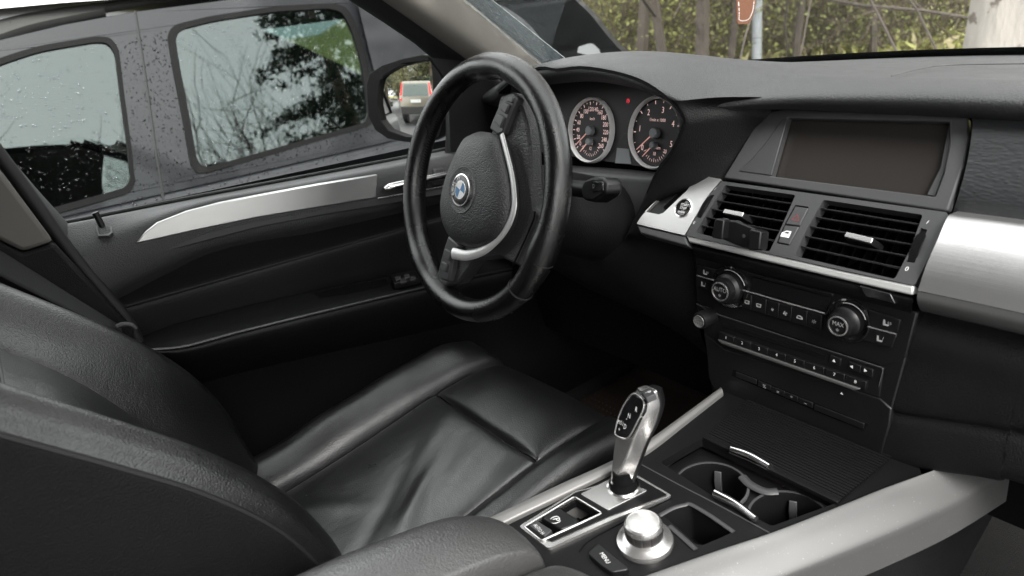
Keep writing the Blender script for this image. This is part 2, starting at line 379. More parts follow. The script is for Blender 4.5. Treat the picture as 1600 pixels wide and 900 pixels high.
# right side and rear of the cabin (behind the camera)
surf('right_door_panel', [[(-1.05, -.80, 1.12), (-2.3, -.78, 1.18)], [(-1.05, -.74, 1.08), (-2.3, -.74, 1.12)], [(-1.05, -.78, .40), (-2.3, -.78, .40)]], M['dashb'], body, 8, 8)
surf('right_outer_panel', [[(-1.05, -.84, 1.12), (-2.3, -.82, 1.18)], [(-1.05, -.96, .88), (-2.3, -.94, .90)], [(-1.05, -.92, .30), (-2.3, -.92, .30)]], M['paint'], body, 8, 8)
for x0 in (-1.0, -1.55, -2.2):
    for s in (-1, 1):
        if s == 1 and x0 == -1.0: continue
        loft('pillar_trim', [[(x0-.05, s*.80, 1.05), (x0+.05, s*.80, 1.05), (x0+.05, s*.74, 1.05), (x0-.05, s*.74, 1.05)], [(x0-.15, s*.65, 1.62), (x0-.05, s*.65, 1.62), (x0-.05, s*.60, 1.62), (x0-.15, s*.60, 1.62)]], M['beige'], body, bevel=.01)
surf('rear_bulkhead', [[(-2.3, -.8, 1.1), (-2.3, .8, 1.1)], [(-2.0, -.8, .95), (-2.0, .8, .95)], [(-1.75, -.8, .35), (-1.75, .8, .35)]], M['dashb'], body, 6, 4)
surf('cabin_floor', [[(1.0, -.80, .42), (1.0, .80, .42)], [(.7, -.80, .37), (.7, .80, .37)], [(-1.9, -.80, .36), (-1.9, .80, .36)]], M['carpet'], body, 8, 6)
surf('firewall', [[(.85, -.80, .36), (.85, .80, .36)], [(.72, -.80, 1.10), (.72, .80, 1.10)]], M['carpet'], body, 4, 4)
surf('left_outer_panel', [[(1.0, .86, 1.02), (.55, .84, 1.06), (-.3, .84, 1.08), (-2.3, .82, 1.14)], [(1.0, .96, .85), (.55, .965, .86), (-.3, .96, .88), (-2.3, .94, .92)], [(1.0, .92, .30), (.55, .92, .30), (-.3, .92, .30), (-2.3, .92, .30)]], M['paint'], body, 10, 10, flip=True)
surf('bonnet', [[(xb(y)+.03, y, 1.10) for y in (-.7, 0, .7)], [(1.2, y, 1.00-.04*abs(y)) for y in (-.8, 0, .8)], [(1.65, y, .93-.06*abs(y)) for y in (-.8, 0, .8)], [(1.95, y, .72) for y in (-.75, 0, .75)]], M['paint'], body, 12, 12)
for s in (-1, 1):   # tinted rear side windows; the passenger door stands open behind the camera
    surf('rear_side_window', [[(-.55 if s > 0 else -1.0, s*.80, 1.08), (-2.25, s*.79, 1.10)], [(-.65 if s > 0 else -1.1, s*.63, 1.62), (-2.2, s*.62, 1.57)]], M['privacy'], body, 4, 4)
surf('rear_window', [[(-2.5, -.78, 1.10), (-2.5, .78, 1.10)], [(-2.3, -.62, 1.58), (-2.3, .62, 1.58)]], M['privacy'], body, 4, 4)
surf('rear_shelf', [[(-2.3, -.8, 1.1), (-2.3, .8, 1.1)], [(-2.52, -.8, 1.1), (-2.52, .8, 1.1)], [(-2.6, -.8, .5), (-2.6, .8, .5)]], M['dashb'], body, 6, 4)
for s in (1,):
    surf('kick_panel', [[(.30, s*.79, 1.12), (1.05, s*.79, 1.12)], [(.30, s*.79, .34), (1.05, s*.79, .34)]], M['carpet'], body, 4, 4)
# ------------------------------------------------------------------ driver's door
door = thing('driver_door', 'black front door panel with brushed metal strip, seen past the wheel', 'car door', (0, .80, .45))
DF = Frame((0, .735, 1.), (1, 0, 0), (0, 0, 1))
gl = [(-20, 374), (105, 350), (300, 311), (480, 277), (646, 245), (760, 222), (900, 195)]
tp = [ay(*q, .800) for q in gl]
surf('belt_cap', [tp, [ay(x, y+5, .775) for x, y in gl], [ay(x, y+ (14 if x > 200 else 60), .735) for x, y in gl], [q+np.array([0, -.002, -.06]) for q in [ay(x, y+(14 if x > 200 else 60), .735) for x, y in gl]], [q+np.array([0, .02, -.09]) for q in [ay(x, y+(14 if x > 200 else 60), .735) for x, y in gl]]], M['dash'], door, 24, 36)
tube('window_seal', [q+np.array([0, .004, .002]) for q in tp], .0035, M['rubber'], door, k=24)
pp('metal_strip', DF, [(212, 381), (228, 362), (246, 348), (292, 330), (345, 316), (401, 305), (500, 287), (590, 272.5), (588, 309), (500, 323.5), (401, 340), (300, 361)], -.03, .006, M['brushx'], door, bevel=.002)
pp('lower_strip', DF, [(189, 412), (212, 382), (300, 362), (401, 341), (500, 325), (588, 310), (760, 279), (760, 293), (590, 323), (500, 338), (401, 357), (253, 396)], -.03, .004, M['vent'], door, bevel=.003)
pp('handle_recess', DF, [(591, 274), (780, 240), (780, 274), (590, 309)], -.03, .001, M['gloss'], door)
tube('recess_edge', [DF.P(*q, .006) for q in ((590, 310), (640, 301), (700, 290), (770, 278))], .0022, M['chromed'], door, k=10)
hb = [DF.P(*q, .018) for q in ((600, 295), (612, 291), (640, 285), (680, 277), (710, 271))]
tube('door_handle', hb, lambda t: .0105*(min(1, .45+t*3)) , M['chrome'], door, k=16, n=12, flat=.7)
pp('handle_surround', DF, [(678, 264), (694, 262), (696, 288), (678, 291)], 0, .012, M['vent'], door, bevel=.003, r=.004)
surf('upper_panel', [[(-.62, .735, 1.06), (-.2, .735, 1.03), (.6, .735, 1.01)], [(-.62, .752, 1.0), (-.2, .752, .985), (.6, .752, .965)], [(-.62, .766, .95), (-.2, .766, .94), (.6, .766, .92)], [(-.62, .758, .94), (-.2, .758, .93), (.6, .758, .91)], [(-.62, .765, .86), (-.2, .765, .85), (.6, .765, .83)], [(-.62, .755, .80), (-.2, .755, .80), (.6, .755, .78)]], M['doorl'], door, 36, 20)
a_in = [(205, 535), (242, 518), (300, 500), (471, 459), (650, 424), (800, 395)]
a_mid = [(212, 542), (262, 528), (330, 512), (480, 475), (655, 437), (800, 408)]
a_ed = [(232, 547), (290, 541), (380, 517), (520, 483), (665, 449), (800, 420)]
a_lo = [(232, 553), (290, 554), (380, 533), (520, 499), (665, 466), (800, 437)]
a_bk = [(225, 560), (290, 580), (380, 560), (520, 530), (665, 500), (800, 470)]
surf('armrest', [[ay(*q, .757) for q in a_in], [ay(*q, .705) for q in a_mid], [ay(*q, .672) for q in a_ed], [ay(*q, .668) for q in a_lo], [ay(*q, .70) for q in a_bk], [ay(q[0], q[1]+25, .757) for q in a_bk]], M['doorl'], door, 30, 40)
tube('armrest_piping', [ay(*q, .669) for q in a_ed], .003, M['leather2'], door, k=24)
pk = [ay(*q, .712) for q in ((490, 461), (540, 449), (603, 437), (607, 443), (600, 449), (540, 461), (500, 467))]
mk('grip_pocket', [q+np.array([0, -.002, .003]) for q in pk], [tuple(range(len(pk)))], M['matte'], door)
FS = Frame(ay(634, 430, .712)+np.array([0, 0, .002]), ay(655, 425, .712)-ay(612, 435, .712), (0, 1, .15))
pp('switch_panel', FS, [(610, 429), (655, 419), (662, 433), (616, 443)], -.01, .003, M['black'], door, bevel=.001)
for q in ((622, 434), (636, 431), (630, 438), (645, 434)):
    pp('window_switch', FS, [(q[0]-5, q[1]-2.0), (q[0]+4, q[1]-4.0), (q[0]+5, q[1]+1.5), (q[0]-4, q[1]+3.5)], .003, .007, M['vent'], door, bevel=.001)
surf('lower_panel', [[(-.62, .757, .82), (.0, .757, .80), (.7, .757, .78)], [(-.62, .735, .72), (.0, .735, .70), (.7, .735, .68)], [(-.62, .69, .56), (.0, .69, .55), (.7, .69, .54)], [(-.62, .74, .40), (.0, .74, .40), (.7, .74, .40)]], M['matte'], door, 20, 16)
# lock pin
lb = ay(163, 361, .768)+np.array([0, -.004, .006])
FL = Frame(lb, (1, 0, -.05), (0, 1, .35))
holed('lock_bezel', FL, [FL.px(*q) for q in ((148, 352), (174, 350), (177, 366), (171, 371), (154, 372))], [[FL.px(*q) for q in ((152, 355), (171, 353), (173, 365), (168, 368), (156, 369))]], -.002, .0035, M['vent'], door, bevel=.0008)
tube('lock_pin', [lb+np.array([0, 0, -.01]), lb+np.array([-.002, 0, .012]), lb+np.array([-.004, .0, .026])], .0048, M['black'], door, n=14)
# window frame (sash) and glass
def band(name, A, B, ya, yb, material, parent, extra=.03):
    rows = [[ay(*q, ya+extra) for q in A], [ay(*q, ya) for q in A], [ay(*q, yb) for q in B], [ay(*q, yb+extra) for q in B]]
    return surf(name, rows, material, parent, 10, 16)
band('window_frame', [(255, -183), (400, -90), (548, 0), (670, 83), (697, 127), (704, 200), (702, 240)], [(318, -193), (455, -97), (597, 0), (735, 97), (790, 137), (800, 200), (800, 240)], .775, .745, M['rubber'], door)
band('window_frame', [(-80, 125), (0, 228), (60, 300), (108, 354), (150, 415)], [(-95, 132), (-14, 238), (46, 312), (92, 370), (134, 428)], .78, .75, M['vent'], door)
pp('mirror_sail', Frame((0, .748, 1.), (1, 0, 0), (0, 0, 1)), [(672, 90), (700, 128), (704, 237), (860, 205), (860, 118), (752, 109), (735, 97)], -.01, .0, M['black'], door)
GF = Frame((0, .806, 1.03), (1, 0, 0), (0, -.16, 1))
mk('window_pane', [GF.p(*q) for q in ((-.68, .02), (.55, -.03), (.48, .13), (.25, .30), (-.15, .57), (-.62, .57))], [(0, 1, 2, 3, 4, 5)], M['pane'], door, smooth=False)
drops('raindrop', GF, (lambda u, v: v < .13-(u-.48)*.75 and v > .04, (-.62, .42, .03, .45)), 420, .0005, .0021, M['drop'], door, d=-.0021, flat=-.5, seed=3)
# side mirror
mo = ay(637, 155, 1.03)
c_ = CAM-mo; c_ /= np.linalg.norm(c_); t_ = np.array([-.965, .262, -.03]); t_ /= np.linalg.norm(t_)
nm_ = c_+t_; nm_ /= np.linalg.norm(nm_); u_ = np.cross([0, 0, 1], nm_)
MF = Frame(mo, u_, np.cross(nm_, u_))
hp = [(574, 132), (579, 115), (598, 102), (632, 91), (662, 85), (676, 87), (688, 108), (695, 132), (696, 160), (694, 190), (688, 214), (670, 223), (652, 223), (632, 221), (607, 216), (588, 203), (577, 182)]
gp = [(591, 140), (594, 125), (600, 118), (622, 105), (651, 97), (673, 94.5), (676, 127), (675, 161), (673, 195), (664, 214), (654, 215), (635, 214), (607, 204), (595, 189), (590, 165)]
hl = [MF.px(*q) for q in hp]; cc = np.mean(hl, axis=0)
ho = holed('mirror_housing', MF, [q for q in hl], [[MF.px(*q, .004) for q in gp]], -.02, .004, M['npl'], door, bevel=.003)
loft('mirror_shell', [[MF.p(*(cc+(q-cc)*s), d) for q in (hl if area2(hl) > 0 else hl[::-1])] for s, d in ((1, -.02), (.99, -.05), (.9, -.085), (.6, -.11))][::-1], M['paint'], door)
gq = [MF.px(*q, -.004) for q in gp]; gcn = np.mean(gq, axis=0); gl_ = cr(gq, 48, True); V_ = []; RM = 1.1   # convex mirror glass
for k_ in range(12):
    for q in gl_:
        e_ = gcn+(q-gcn)*(1-k_/11.5); V_.append(MF.p(*e_, -.004-((e_-gcn)@(e_-gcn))/(2*RM)))
mk('mirror_glass', V_, grid_faces(12, 48, True)+[tuple(range(11*48, 12*48))], M['mirror'], door, sharp=180)
tube('mirror_arm', [mo+MF.u*.06-MF.n*.05-MF.v*.05, (.42, .84, 1.06)], .03, M['npl'], door, n=12)
drops('raindrop', MF, (lambda u, v: (u/.07)**2+(v/.05)**2 < 1, (-.08, .08, -.06, .06)), 36, .0006, .0018, M['drop'], door, d=-.0035, flat=.5, seed=5)
# ------------------------------------------------------------------ seat belt
sb = thing('seat_belt', 'black webbing belt slanting down behind the driver\'s seat bolster', 'seat belt', (-.5, .66, .7))
surf('webbing', [[ay(*q, .685) for q in ((-80, 345), (0, 392), (100, 455), (188, 510))], [ay(*q, .655) for q in ((-80, 385), (0, 432), (100, 482), (192, 526))]], M['belt'], sb, 6, 12, solid=.0012)
tube('belt_guide', [ay(*q, .66) for q in ((182, 511), (192, 507), (205, 508), (212, 514))], .004, M['vent'], sb, k=8)
# ------------------------------------------------------------------ dashboard
dash = thing('dashboard', 'dark grey grained dashboard with hood over the dials and wide brushed metal trim', 'dashboard', (.4, 0, .7))
ycol = [.78, .66, .58, .50, .44, .37, .30, .25, .21, .184, .16, .13, .095, .05, .0, -.118, -.25, -.5, -.80]
brow = {.78: (.30, 1.15), .66: (.25, 1.172), .58: (.222, 1.198), .50: (.215, 1.213), .44: (.215, 1.219), .37: (.215, 1.2215), .30: (.215, 1.2145), .25: (.215, 1.2035), .21: (.22, 1.187), .184: (.227, 1.176), .16: (.236, 1.171), .13: (.250, 1.171), .095: (.262, 1.173), .05: (.269, 1.1755), .0: (.27, 1.1775), -.118: (.27, 1.180), -.25: (.27, 1.178), -.5: (.27, 1.176), -.80: (.28, 1.165)}
def hump(y): return math.exp(-((y-.37)/.19)**4)
R_ = [[], [], [], [], [], [], []]
for y in ycol:
    x, z = brow[y]; h = hump(y)
    top3 = 1.187+.046*math.exp(-((y-.40)/.24)**2)
    k_ = 1-.78*math.exp(-((y-.15)/(.16 if y < .15 else .07))**(2 if y < .15 else 4))
    R_[0].append((x+.008+.027*k_, y, z-.012-.016*k_)); R_[1].append((x+.002+.004*k_, y, z-.005-.007*k_)); R_[2].append((x+.012, y, z+.003))
    R_[3].append((x+.07, y, z+.5*(top3-z)+.004)); R_[4].append((.40, y, 1.180+.040*math.exp(-((y-.40)/.24)**2)))
    xe = xb(y)
    R_[5].append((max(.42, .62*xe+.1), y, 1.171+.012*math.exp(-((y-.42)/.24)**2))); R_[6].append((xe-.01, y, 1.157))
surf('top_pad', R_, M['dash'], dash, 60, 90, flip=False)
surf('backing', [[(.36, -.80, 1.14), (.36, .74, 1.14)], [(.36, -.80, .62), (.36, .74, .62)]], M['matte'], dash, 4, 4)
# seam on top of the pad
tube('pad_seam', [(.36, -.035, 1.1875), (.45, -.03, 1.1835), (.50, -.05, 1.181), (.515, -.2, 1.180), (.52, -.6, 1.180)], .0007, M['vent'], dash, k=30, n=6)
# inside of the hood, going back to the dials
rim = [(843, 104), (870, 107), (907, 103), (957, 110), (1000, 123), (1033, 143), (1057, 167), (1067, 187), (1063, 203), (1047, 237), (1027, 263), (1010, 300)]
r0 = [np.array((.225, .60, 1.18)), np.array((.217, .53, 1.207))]+[ax(*q, .218) for q in rim]
r1 = [q+np.array([.008, -.004*(q[1]-.37), -.008]) for q in r0]
r2 = [np.array([.305, .37+(q[1]-.37)*.97+.004, q[2]*.96+.037]) for q in r0]
r2 = [np.array([.31, (.37+(q[1]-.37)*(.95 if q[1] > .37 else .85)), min(q[2]-.012, 1.196)]) for q in r0]
surf('hood_lining', [r0, r1, r2], M['matte'], dash, 8, 40)
# diagonal grained panel between dials and screen
E1 = [(1048, 156), (1058, 168), (1067, 187), (1063, 203), (1047, 237), (1027, 263), (1010, 300), (992, 342), (975, 380)]
E2 = [(1235, 152), (1225, 168), (1212, 184), (1197, 205), (1178, 235), (1156, 266), (1128, 286), (1040, 312), (1012, 347)]
e2x = [.290, .315, .312, .307, .297, .282, .268, .238, .214]
c1 = [ax(*q, .220) for q in E1]; c3 = [ax(*q, x) for q, x in zip(E2, e2x)]
c2 = [.5*(a+b)+np.array([-.012, 0, .004]) for a, b in zip(c1, c3)]
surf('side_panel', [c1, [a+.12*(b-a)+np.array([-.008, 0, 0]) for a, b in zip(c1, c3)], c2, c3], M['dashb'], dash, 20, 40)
# padded panel right of the screen
pq = [ax(1517, 172, .318), ax(1519, 200, .292), ax(1512, 250, .277), ax(1499, 300, .267), ax(1488, 334, .268)]
surf('padded_panel', [[q, (q[0], -.4, q[2]), (q[0]+.008, -.80, q[2]-.01)] for q in pq], M['panel'], dash, 20, 16)
# wide brushed trim on the right
le = [ax(1489, 333, .256), ax(1480, 340, .244), ax(1466, 372, .222), ax(1447, 415, .204), ax(1434, 454, .1955)]
def ext(p): return [p, (p[0], -.26, p[2]+.001), (p[0], -.45, p[2]), (p[0]+.01, -.80, p[2]-.004)]
surf('metal_trim', [ext(p+np.array([.02, 0, -.002])) for p in le[:1]]+[ext(p) for p in le], M['brush'], dash, 30, 20)
b_ = le[-1]
surf('trim_lip', [ext(b_+np.array([.0, 0, -.0006])), ext(b_+np.array([-.001, -.001, -.012])), ext(b_+np.array([.010, -.002, -.027])), ext(b_+np.array([.03, -.003, -.032]))], M['satin'], dash, 14, 16)
# glovebox side
fkx = lambda z: .2128+.06*(z-.95)
ky = [-.105, -.16, -.21, -.255, -.32, -.80]; kb = [.744, .756, .7715, .785, .794, .794]; kc = [.818, .826, .838, .847, .852, .852]
def krow(zs, dx): return [(fkx(z)+dx, y, z) for y, z in zip(ky, zs)]
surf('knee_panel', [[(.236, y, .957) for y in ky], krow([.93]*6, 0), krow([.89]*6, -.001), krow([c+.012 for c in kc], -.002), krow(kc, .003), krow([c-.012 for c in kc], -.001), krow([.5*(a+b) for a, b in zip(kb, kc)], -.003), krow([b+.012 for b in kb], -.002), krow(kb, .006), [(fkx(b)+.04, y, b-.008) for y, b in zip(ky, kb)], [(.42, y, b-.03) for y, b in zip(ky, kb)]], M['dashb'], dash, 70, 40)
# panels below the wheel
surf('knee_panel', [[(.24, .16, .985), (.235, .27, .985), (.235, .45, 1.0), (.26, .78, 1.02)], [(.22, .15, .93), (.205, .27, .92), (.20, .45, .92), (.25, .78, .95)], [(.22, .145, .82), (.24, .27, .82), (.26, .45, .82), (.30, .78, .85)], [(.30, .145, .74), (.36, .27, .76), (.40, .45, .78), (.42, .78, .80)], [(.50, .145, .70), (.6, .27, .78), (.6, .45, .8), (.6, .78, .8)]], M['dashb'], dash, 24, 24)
surf('cluster_ledge', [[ax(*q, .30) for q in ((868, 258), (900, 259), (960, 263), (1028, 269))], [ax(*q, .262) for q in ((868, 264), (900, 266), (960, 271), (1028, 276))], [ax(*q, .256) for q in ((868, 284), (900, 286), (960, 296), (1028, 300))], [ax(*q, .25) for q in ((868, 344), (900, 345), (960, 350), (1010, 355))]], M['bezel'], dash, 16, 16)
# stack side walls and backing behind the modules
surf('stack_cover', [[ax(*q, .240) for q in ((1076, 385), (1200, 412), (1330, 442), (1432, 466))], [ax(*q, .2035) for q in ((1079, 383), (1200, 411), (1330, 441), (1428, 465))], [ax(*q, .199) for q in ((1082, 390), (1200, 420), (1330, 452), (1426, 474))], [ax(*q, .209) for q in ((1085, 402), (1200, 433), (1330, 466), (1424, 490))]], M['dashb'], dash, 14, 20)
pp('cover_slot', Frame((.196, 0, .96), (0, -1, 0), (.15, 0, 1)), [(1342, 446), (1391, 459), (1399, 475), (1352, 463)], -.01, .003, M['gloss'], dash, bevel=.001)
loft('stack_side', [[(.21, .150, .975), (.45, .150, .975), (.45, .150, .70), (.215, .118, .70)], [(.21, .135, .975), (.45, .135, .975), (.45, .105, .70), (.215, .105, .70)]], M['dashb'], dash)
# ------------------------------------------------------------------ instrument cluster
FC = Frame((.302, .37, 1.12), (0, -1, 0), (.20, 0, 1))
clu = thing('instrument_cluster', 'pair of round chrome ringed dials under the dashboard hood', 'gauges', (.31, .37, 1.05))
prism('face_plate', FC, [(-.24, -.066), (.16, -.068), (.15, .085), (-.24, .085)], -.02, -.006, M['gface'], clu)
def gauge(cpx, top, bot, side, nums, a0, a1, ticks, needle_a, sub_c, subn, unit, name):
    c = FC.px(*cpx); R = .5*(FC.px(*top)[1]-FC.px(*bot)[1]); S = .5*abs(FC.px(*side[0])[0]-FC.px(*side[1])[0])
    el = R/S
    g = lathe(name, FC, c[0], c[1], [(S*.97, -.0062), (S*.97, -.004), (S*.2, -.0042)], M['gface'], clu, 48, ellip=el)
    lathe('ring', FC, c[0], c[1], [(S*.935, -.005), (S*.94, .002), (S*.98, .005), (S*1.02, .001), (S*1.02, -.006)], M['gring'], g, 56, ellip=el)
    def pol(a, r): return c[0]+S*r*math.cos(a), c[1]+R*r*math.sin(a)
    qs = []
    for i in range(ticks+1):
        a = math.radians(a0+(a1-a0)*i/ticks); big = i % 2 == 0
        r0_, r1_ = (.80 if big else .85), .90; w_ = .012 if big else .008
        d_ = np.array([-math.sin(a), math.cos(a)])*w_*S
        p0, p1 = np.array(pol(a, r0_)), np.array(pol(a, r1_))
        qs.append([FC.p(*(p0-d_), -.0036), FC.p(*(p1-d_), -.0036), FC.p(*(p1+d_), -.0036), FC.p(*(p0+d_), -.0036)])
    sc = np.array(sub_c(c, S, R))
    for i in range(13):
        a = math.radians(205+130*i/12); r0_, r1_ = (.40, .47) if i % 3 else (.36, .47)
        d_ = np.array([-math.sin(a), math.cos(a)])*.006*S
        p0, p1 = [sc+np.array([S*r*math.cos(a), R*r*math.sin(a)]) for r in (r0_, r1_)]
        qs.append([FC.p(*(p0-d_), -.0036), FC.p(*(p1-d_), -.0036), FC.p(*(p1+d_), -.0036), FC.p(*(p0+d_), -.0036)])
    V_, F_ = join_quads(qs); mk('tick_marks', V_, F_, M['gnum'], g, smooth=False)
    its = []
    for i, s in enumerate(nums):
        if not s: continue
        a = math.radians(a0+(a1-a0)*i/(len(nums)-1)); p = pol(a, .66); its.append((s, p[0], p[1], S*(.20 if len(nums) > 8 else .25), 0, .8))
    its.append((unit, c[0], c[1]+R*.36, S*.13, 0, .9))
    its += [(s, sc[0]+S*dx, sc[1]+R*dy, S*.15, 0, .8) for s, dx, dy in subn]
    for it in its: text([it], FC, -.0034, M['gnum'], g, 'numeral')
    for (cc_, ln, ang, hr) in ((c, .80, needle_a, .15), (sc, .50, needle_a+4, .105)):
        a = math.radians(ang); e = (cc_[0]+S*ln*math.cos(a), cc_[1]+R*ln*math.sin(a))
        dn = np.array([-math.sin(a), math.cos(a)])*S*.022; p0 = np.array(cc_)-np.array([math.cos(a)*S, math.sin(a)*R])*.08; p1 = np.array(e)
        loft('needle', [[FC.p(*(p0-dn), .002), FC.p(*(p0+dn), .002), FC.p(*(p1+dn*.5), .002), FC.p(*(p1-dn*.5), .002)], [FC.p(*(p0-dn*.5), .004), FC.p(*(p0+dn*.5), .004), FC.p(*(p1+dn*.2), .003), FC.p(*(p1-dn*.2), .003)]], M['needle'], g)
        lathe('needle_hub', FC, cc_[0], cc_[1], [(S*hr, -.004), (S*hr, .004), (S*hr*.8, .0055)], M['lcd'], g, 24, ellip=el)
sp = ['0', '20', '40', '60', '80', '100', '120', '140', '160', '180', '200', '220', '240', '260']
gauge((922, 204), (930, 153.5), (916, 254), ((890.5, 205), (957, 205)), sp, 222, -42, 26, 219, lambda c, S, R: (c[0]-S*.0, c[1]-R*.34), [('12', 0, -.22), ('km/l', 0, -.06)], 'km/h', 'speedometer')
gauge((1023, 208), (1032, 151.5), (1014, 264), ((984, 208), (1066, 208)), ['0', '1', '2', '3', '4', '5'], 222, -24, 12, 219, lambda c, S, R: (c[0]-S*.0, c[1]-R*.34), [('10', .0, -.24), ('20', .40, -.14), ('l/100km', .02, -.06)], '1/min x 1000', 'rev_counter')
pp('display', FC, [(964, 231), (982, 233), (986, 256), (961, 255)], -.006, -.0045, M['lcd'], clu)
pp('display', FC, [(976, 209), (982, 210), (984, 228), (966, 228)], -.006, -.0045, M['black'], clu)
wc = FC.px(978, 157); its = [('(!)', wc[0], wc[1], .0075)]
text(its, FC, -.005, M['warn'], clu, 'warning_light')
# ------------------------------------------------------------------ screen
FSn = Frame((.262, 0, 1.073), (0, -1, 0), (.5, 0, .866))
scr = thing('display_screen', 'wide dark switched-off screen in a grey frame above the vents', 'screen', (.28, -.03, 1.06))
op = [(1231, 184), (1484, 190), (1483, 225), (1474, 270), (1461, 307), (1205, 275)]
holed('frame', FSn, [FSn.px(*q) for q in ((1192, 176), (1225, 170), (1360, 172), (1512, 183), (1514, 215), (1505, 260), (1482, 326), (1478, 330), (1130, 278))], [[FSn.px(*q) for q in op]], -.012, .0, M['bezel'], scr, bevel=.002)
pp('screen', FSn, [(1226, 178), (1490, 186), (1484, 240), (1455, 320), (1195, 280)], -.020, -.013, M['screen'], scr)
pp('frame_cheek', FSn, [(1222, 186), (1230, 186), (1205, 274), (1154, 267), (1175, 248), (1200, 218)], -.004, .0015, M['vent'], scr, bevel=.001)
pp('frame_cheek', FSn, [(1483, 195), (1484, 225), (1474, 270), (1461, 306), (1449, 304), (1470, 262)], -.020, -.006, M['bezel'], scr, at=-.006)
# ------------------------------------------------------------------ centre vents
FV = Frame((.2, 0, .997), (0, -1, 0), (.05, 0, .06))
vent = thing('air_vents', 'twin centre air vents with black slats in a grey plastic surround', 'air vents', (.24, 0, .99))
hL = [(1133, 289), (1243, 304.5), (1231, 332), (1218, 361), (1202, 393), (1087, 363), (1104, 334)]
hR = [(1287, 312), (1442, 335.5), (1422, 390), (1398, 436), (1242, 400), (1258, 363)]
tL = [(1108, 303), (1116, 305), (1095, 341), (1086, 339), (1093, 322)]
tR = [(1439, 356), (1449, 359), (1429, 411), (1416, 409), (1428, 383)]
bt = [(1242, 320), (1264, 323), (1250, 353), (1233, 384), (1213, 380), (1226, 350)]
f2 = lambda ps, r=.003: rpoly([FV.px(*q) for q in ps], r)
outer = [(1128, 283), (1482, 332), (1463, 379), (1429, 446), (1320, 423), (1200, 396), (1072, 368), (1087, 340), (1105, 309)]
holed('surround', FV, f2(outer, .004), [f2(hL), f2(hR), f2(tL, .001), f2(tR, .001), f2(bt, .002)], -.016, .0, M['vent'], vent, bevel=.0012)
pp('vent_box', FV, [(1122, 284), (1478, 334), (1420, 440), (1076, 364)], -.075, -.06, M['matte'], vent, at=-.016)
def slats(rows, g):
    for i, (a, b) in enumerate(rows):
        p0, p1 = FV.P(*a, -.003), FV.P(*b, -.003); e = np.array([.020, 0, -.009]); t_ = np.array([0, 0, -.0022])
        q0, q1 = p0+np.array([0, .012, 0]), p1-np.array([0, .012, 0])
        loft('slat', [[q0, q0+t_, q0+e+t_, q0+e], [q1, q1+t_, q1+e+t_, q1+e]], M['slat'], vent, bevel=.0006)
slats([((1127, 300), (1236, 317)), ((1118, 312), (1228, 330)), ((1110, 325.5), (1221, 344)), ((1102, 338), (1212, 359)), ((1094, 351), (1205, 374))], 0)
slats([((1280, 324), (1433, 349)), ((1273, 338), (1427, 363)), ((1267, 353), (1419, 380)), ((1259, 368), (1411, 398)), ((1252, 384), (1403, 417))], 1)
for k in range(7):   # upright vanes behind the slats
    for h0, h1, b0, b1 in (((1150, 293), (1232, 305), (1105, 366), (1190, 388)), ((1300, 315), (1425, 335), (1262, 402), (1385, 430))):
        t = (k+.5)/7; tp_ = np.array(h0)*(1-t)+np.array(h1)*t; bp_ = np.array(b0)*(1-t)+np.array(b1)*t
        p0, p1 = FV.P(*tp_, -.03), FV.P(*bp_, -.03); e = np.array([.02, 0, 0]); t_ = np.array([0, -.0015, 0])
        loft('vane', [[p0, p0+e, p0+e+t_, p0+t_], [p1, p1+e, p1+e+t_, p1+t_]], M['black'], vent)
for q0, q1 in (((1131, 330), (1161, 336)), ((1321, 366.5), (1363, 377))):
    a, b = FV.P(*q0, .006), FV.P(*q1, .006); n_ = FV.n
    loft('vane_tab', [[a+FV.v*.004, a-FV.v*.004, a-FV.v*.004-n_*.02, a+FV.v*.004-n_*.02], [b+FV.v*.004-FV.u*.0, b-FV.v*.004, b-FV.v*.004-n_*.02+FV.u*.006, b+FV.v*.004-n_*.02+FV.u*.006]], M['black'], vent, bevel=.001)
    tb = loft('tab_trim', [[a+FV.v*.0035+n_*.0012, a-FV.v*.0030+n_*.0012, a-FV.v*.0030-n_*.001, a+FV.v*.0035-n_*.001], [b+FV.v*.0035+n_*.0012, b-FV.v*.0030+n_*.0012, b-FV.v*.0030-n_*.001, b+FV.v*.0035-n_*.001]], M['chromed'], vent, bevel=.0008)
def thumb(a, b, wd):
    p0, p1 = FV.P(*a, .0), FV.P(*b, .0); ax_ = (p1-p0); ln = np.linalg.norm(ax_); ax_ /= ln
    side = np.cross(FV.n, ax_); n_ = 26; loops = []
    for i in range(n_*2+1):
        t = i/(n_*2); h = math.sin(math.pi*t)*.006-.003+(.0006 if i % 2 else -.0006); c = p0+ax_*ln*t
        loops.append([c+side*wd+FV.n*h, c+side*wd-FV.n*.012, c-side*wd-FV.n*.012, c-side*wd+FV.n*h])
    loft('thumbwheel', loops, M['slat'], vent, sharp=20)
thumb((1112, 304), (1090.5, 340), .0032); thumb((1444, 358), (1422.5, 410), .0048)
hz = pp('hazard_button', FV, [(1243, 322), (1263, 325), (1249, 352.5), (1227, 350)], -.008, .0015, M['vent'], vent, bevel=.001)
lk = pp('lock_button', FV, [(1226.5, 351.5), (1248.5, 354), (1233, 382), (1215, 378.5)], -.008, .0015, M['vent'], vent, bevel=.001)
c = FV.px(1243.5, 341, .0018)
tri = [(c[0]+.0062*math.cos(a), c[1]+.0062*math.sin(a)) for a in (math.pi/2, math.pi*7/6, -math.pi/6)]
tri2 = [(c[0]+.0040*math.cos(a), c[1]+.0040*math.sin(a)) for a in (math.pi/2, math.pi*7/6, -math.pi/6)]
holed('hazard_symbol', FV, tri, [tri2], .0012, .0018, M['red'], hz)
c = FV.px(1228, 366, .0018)
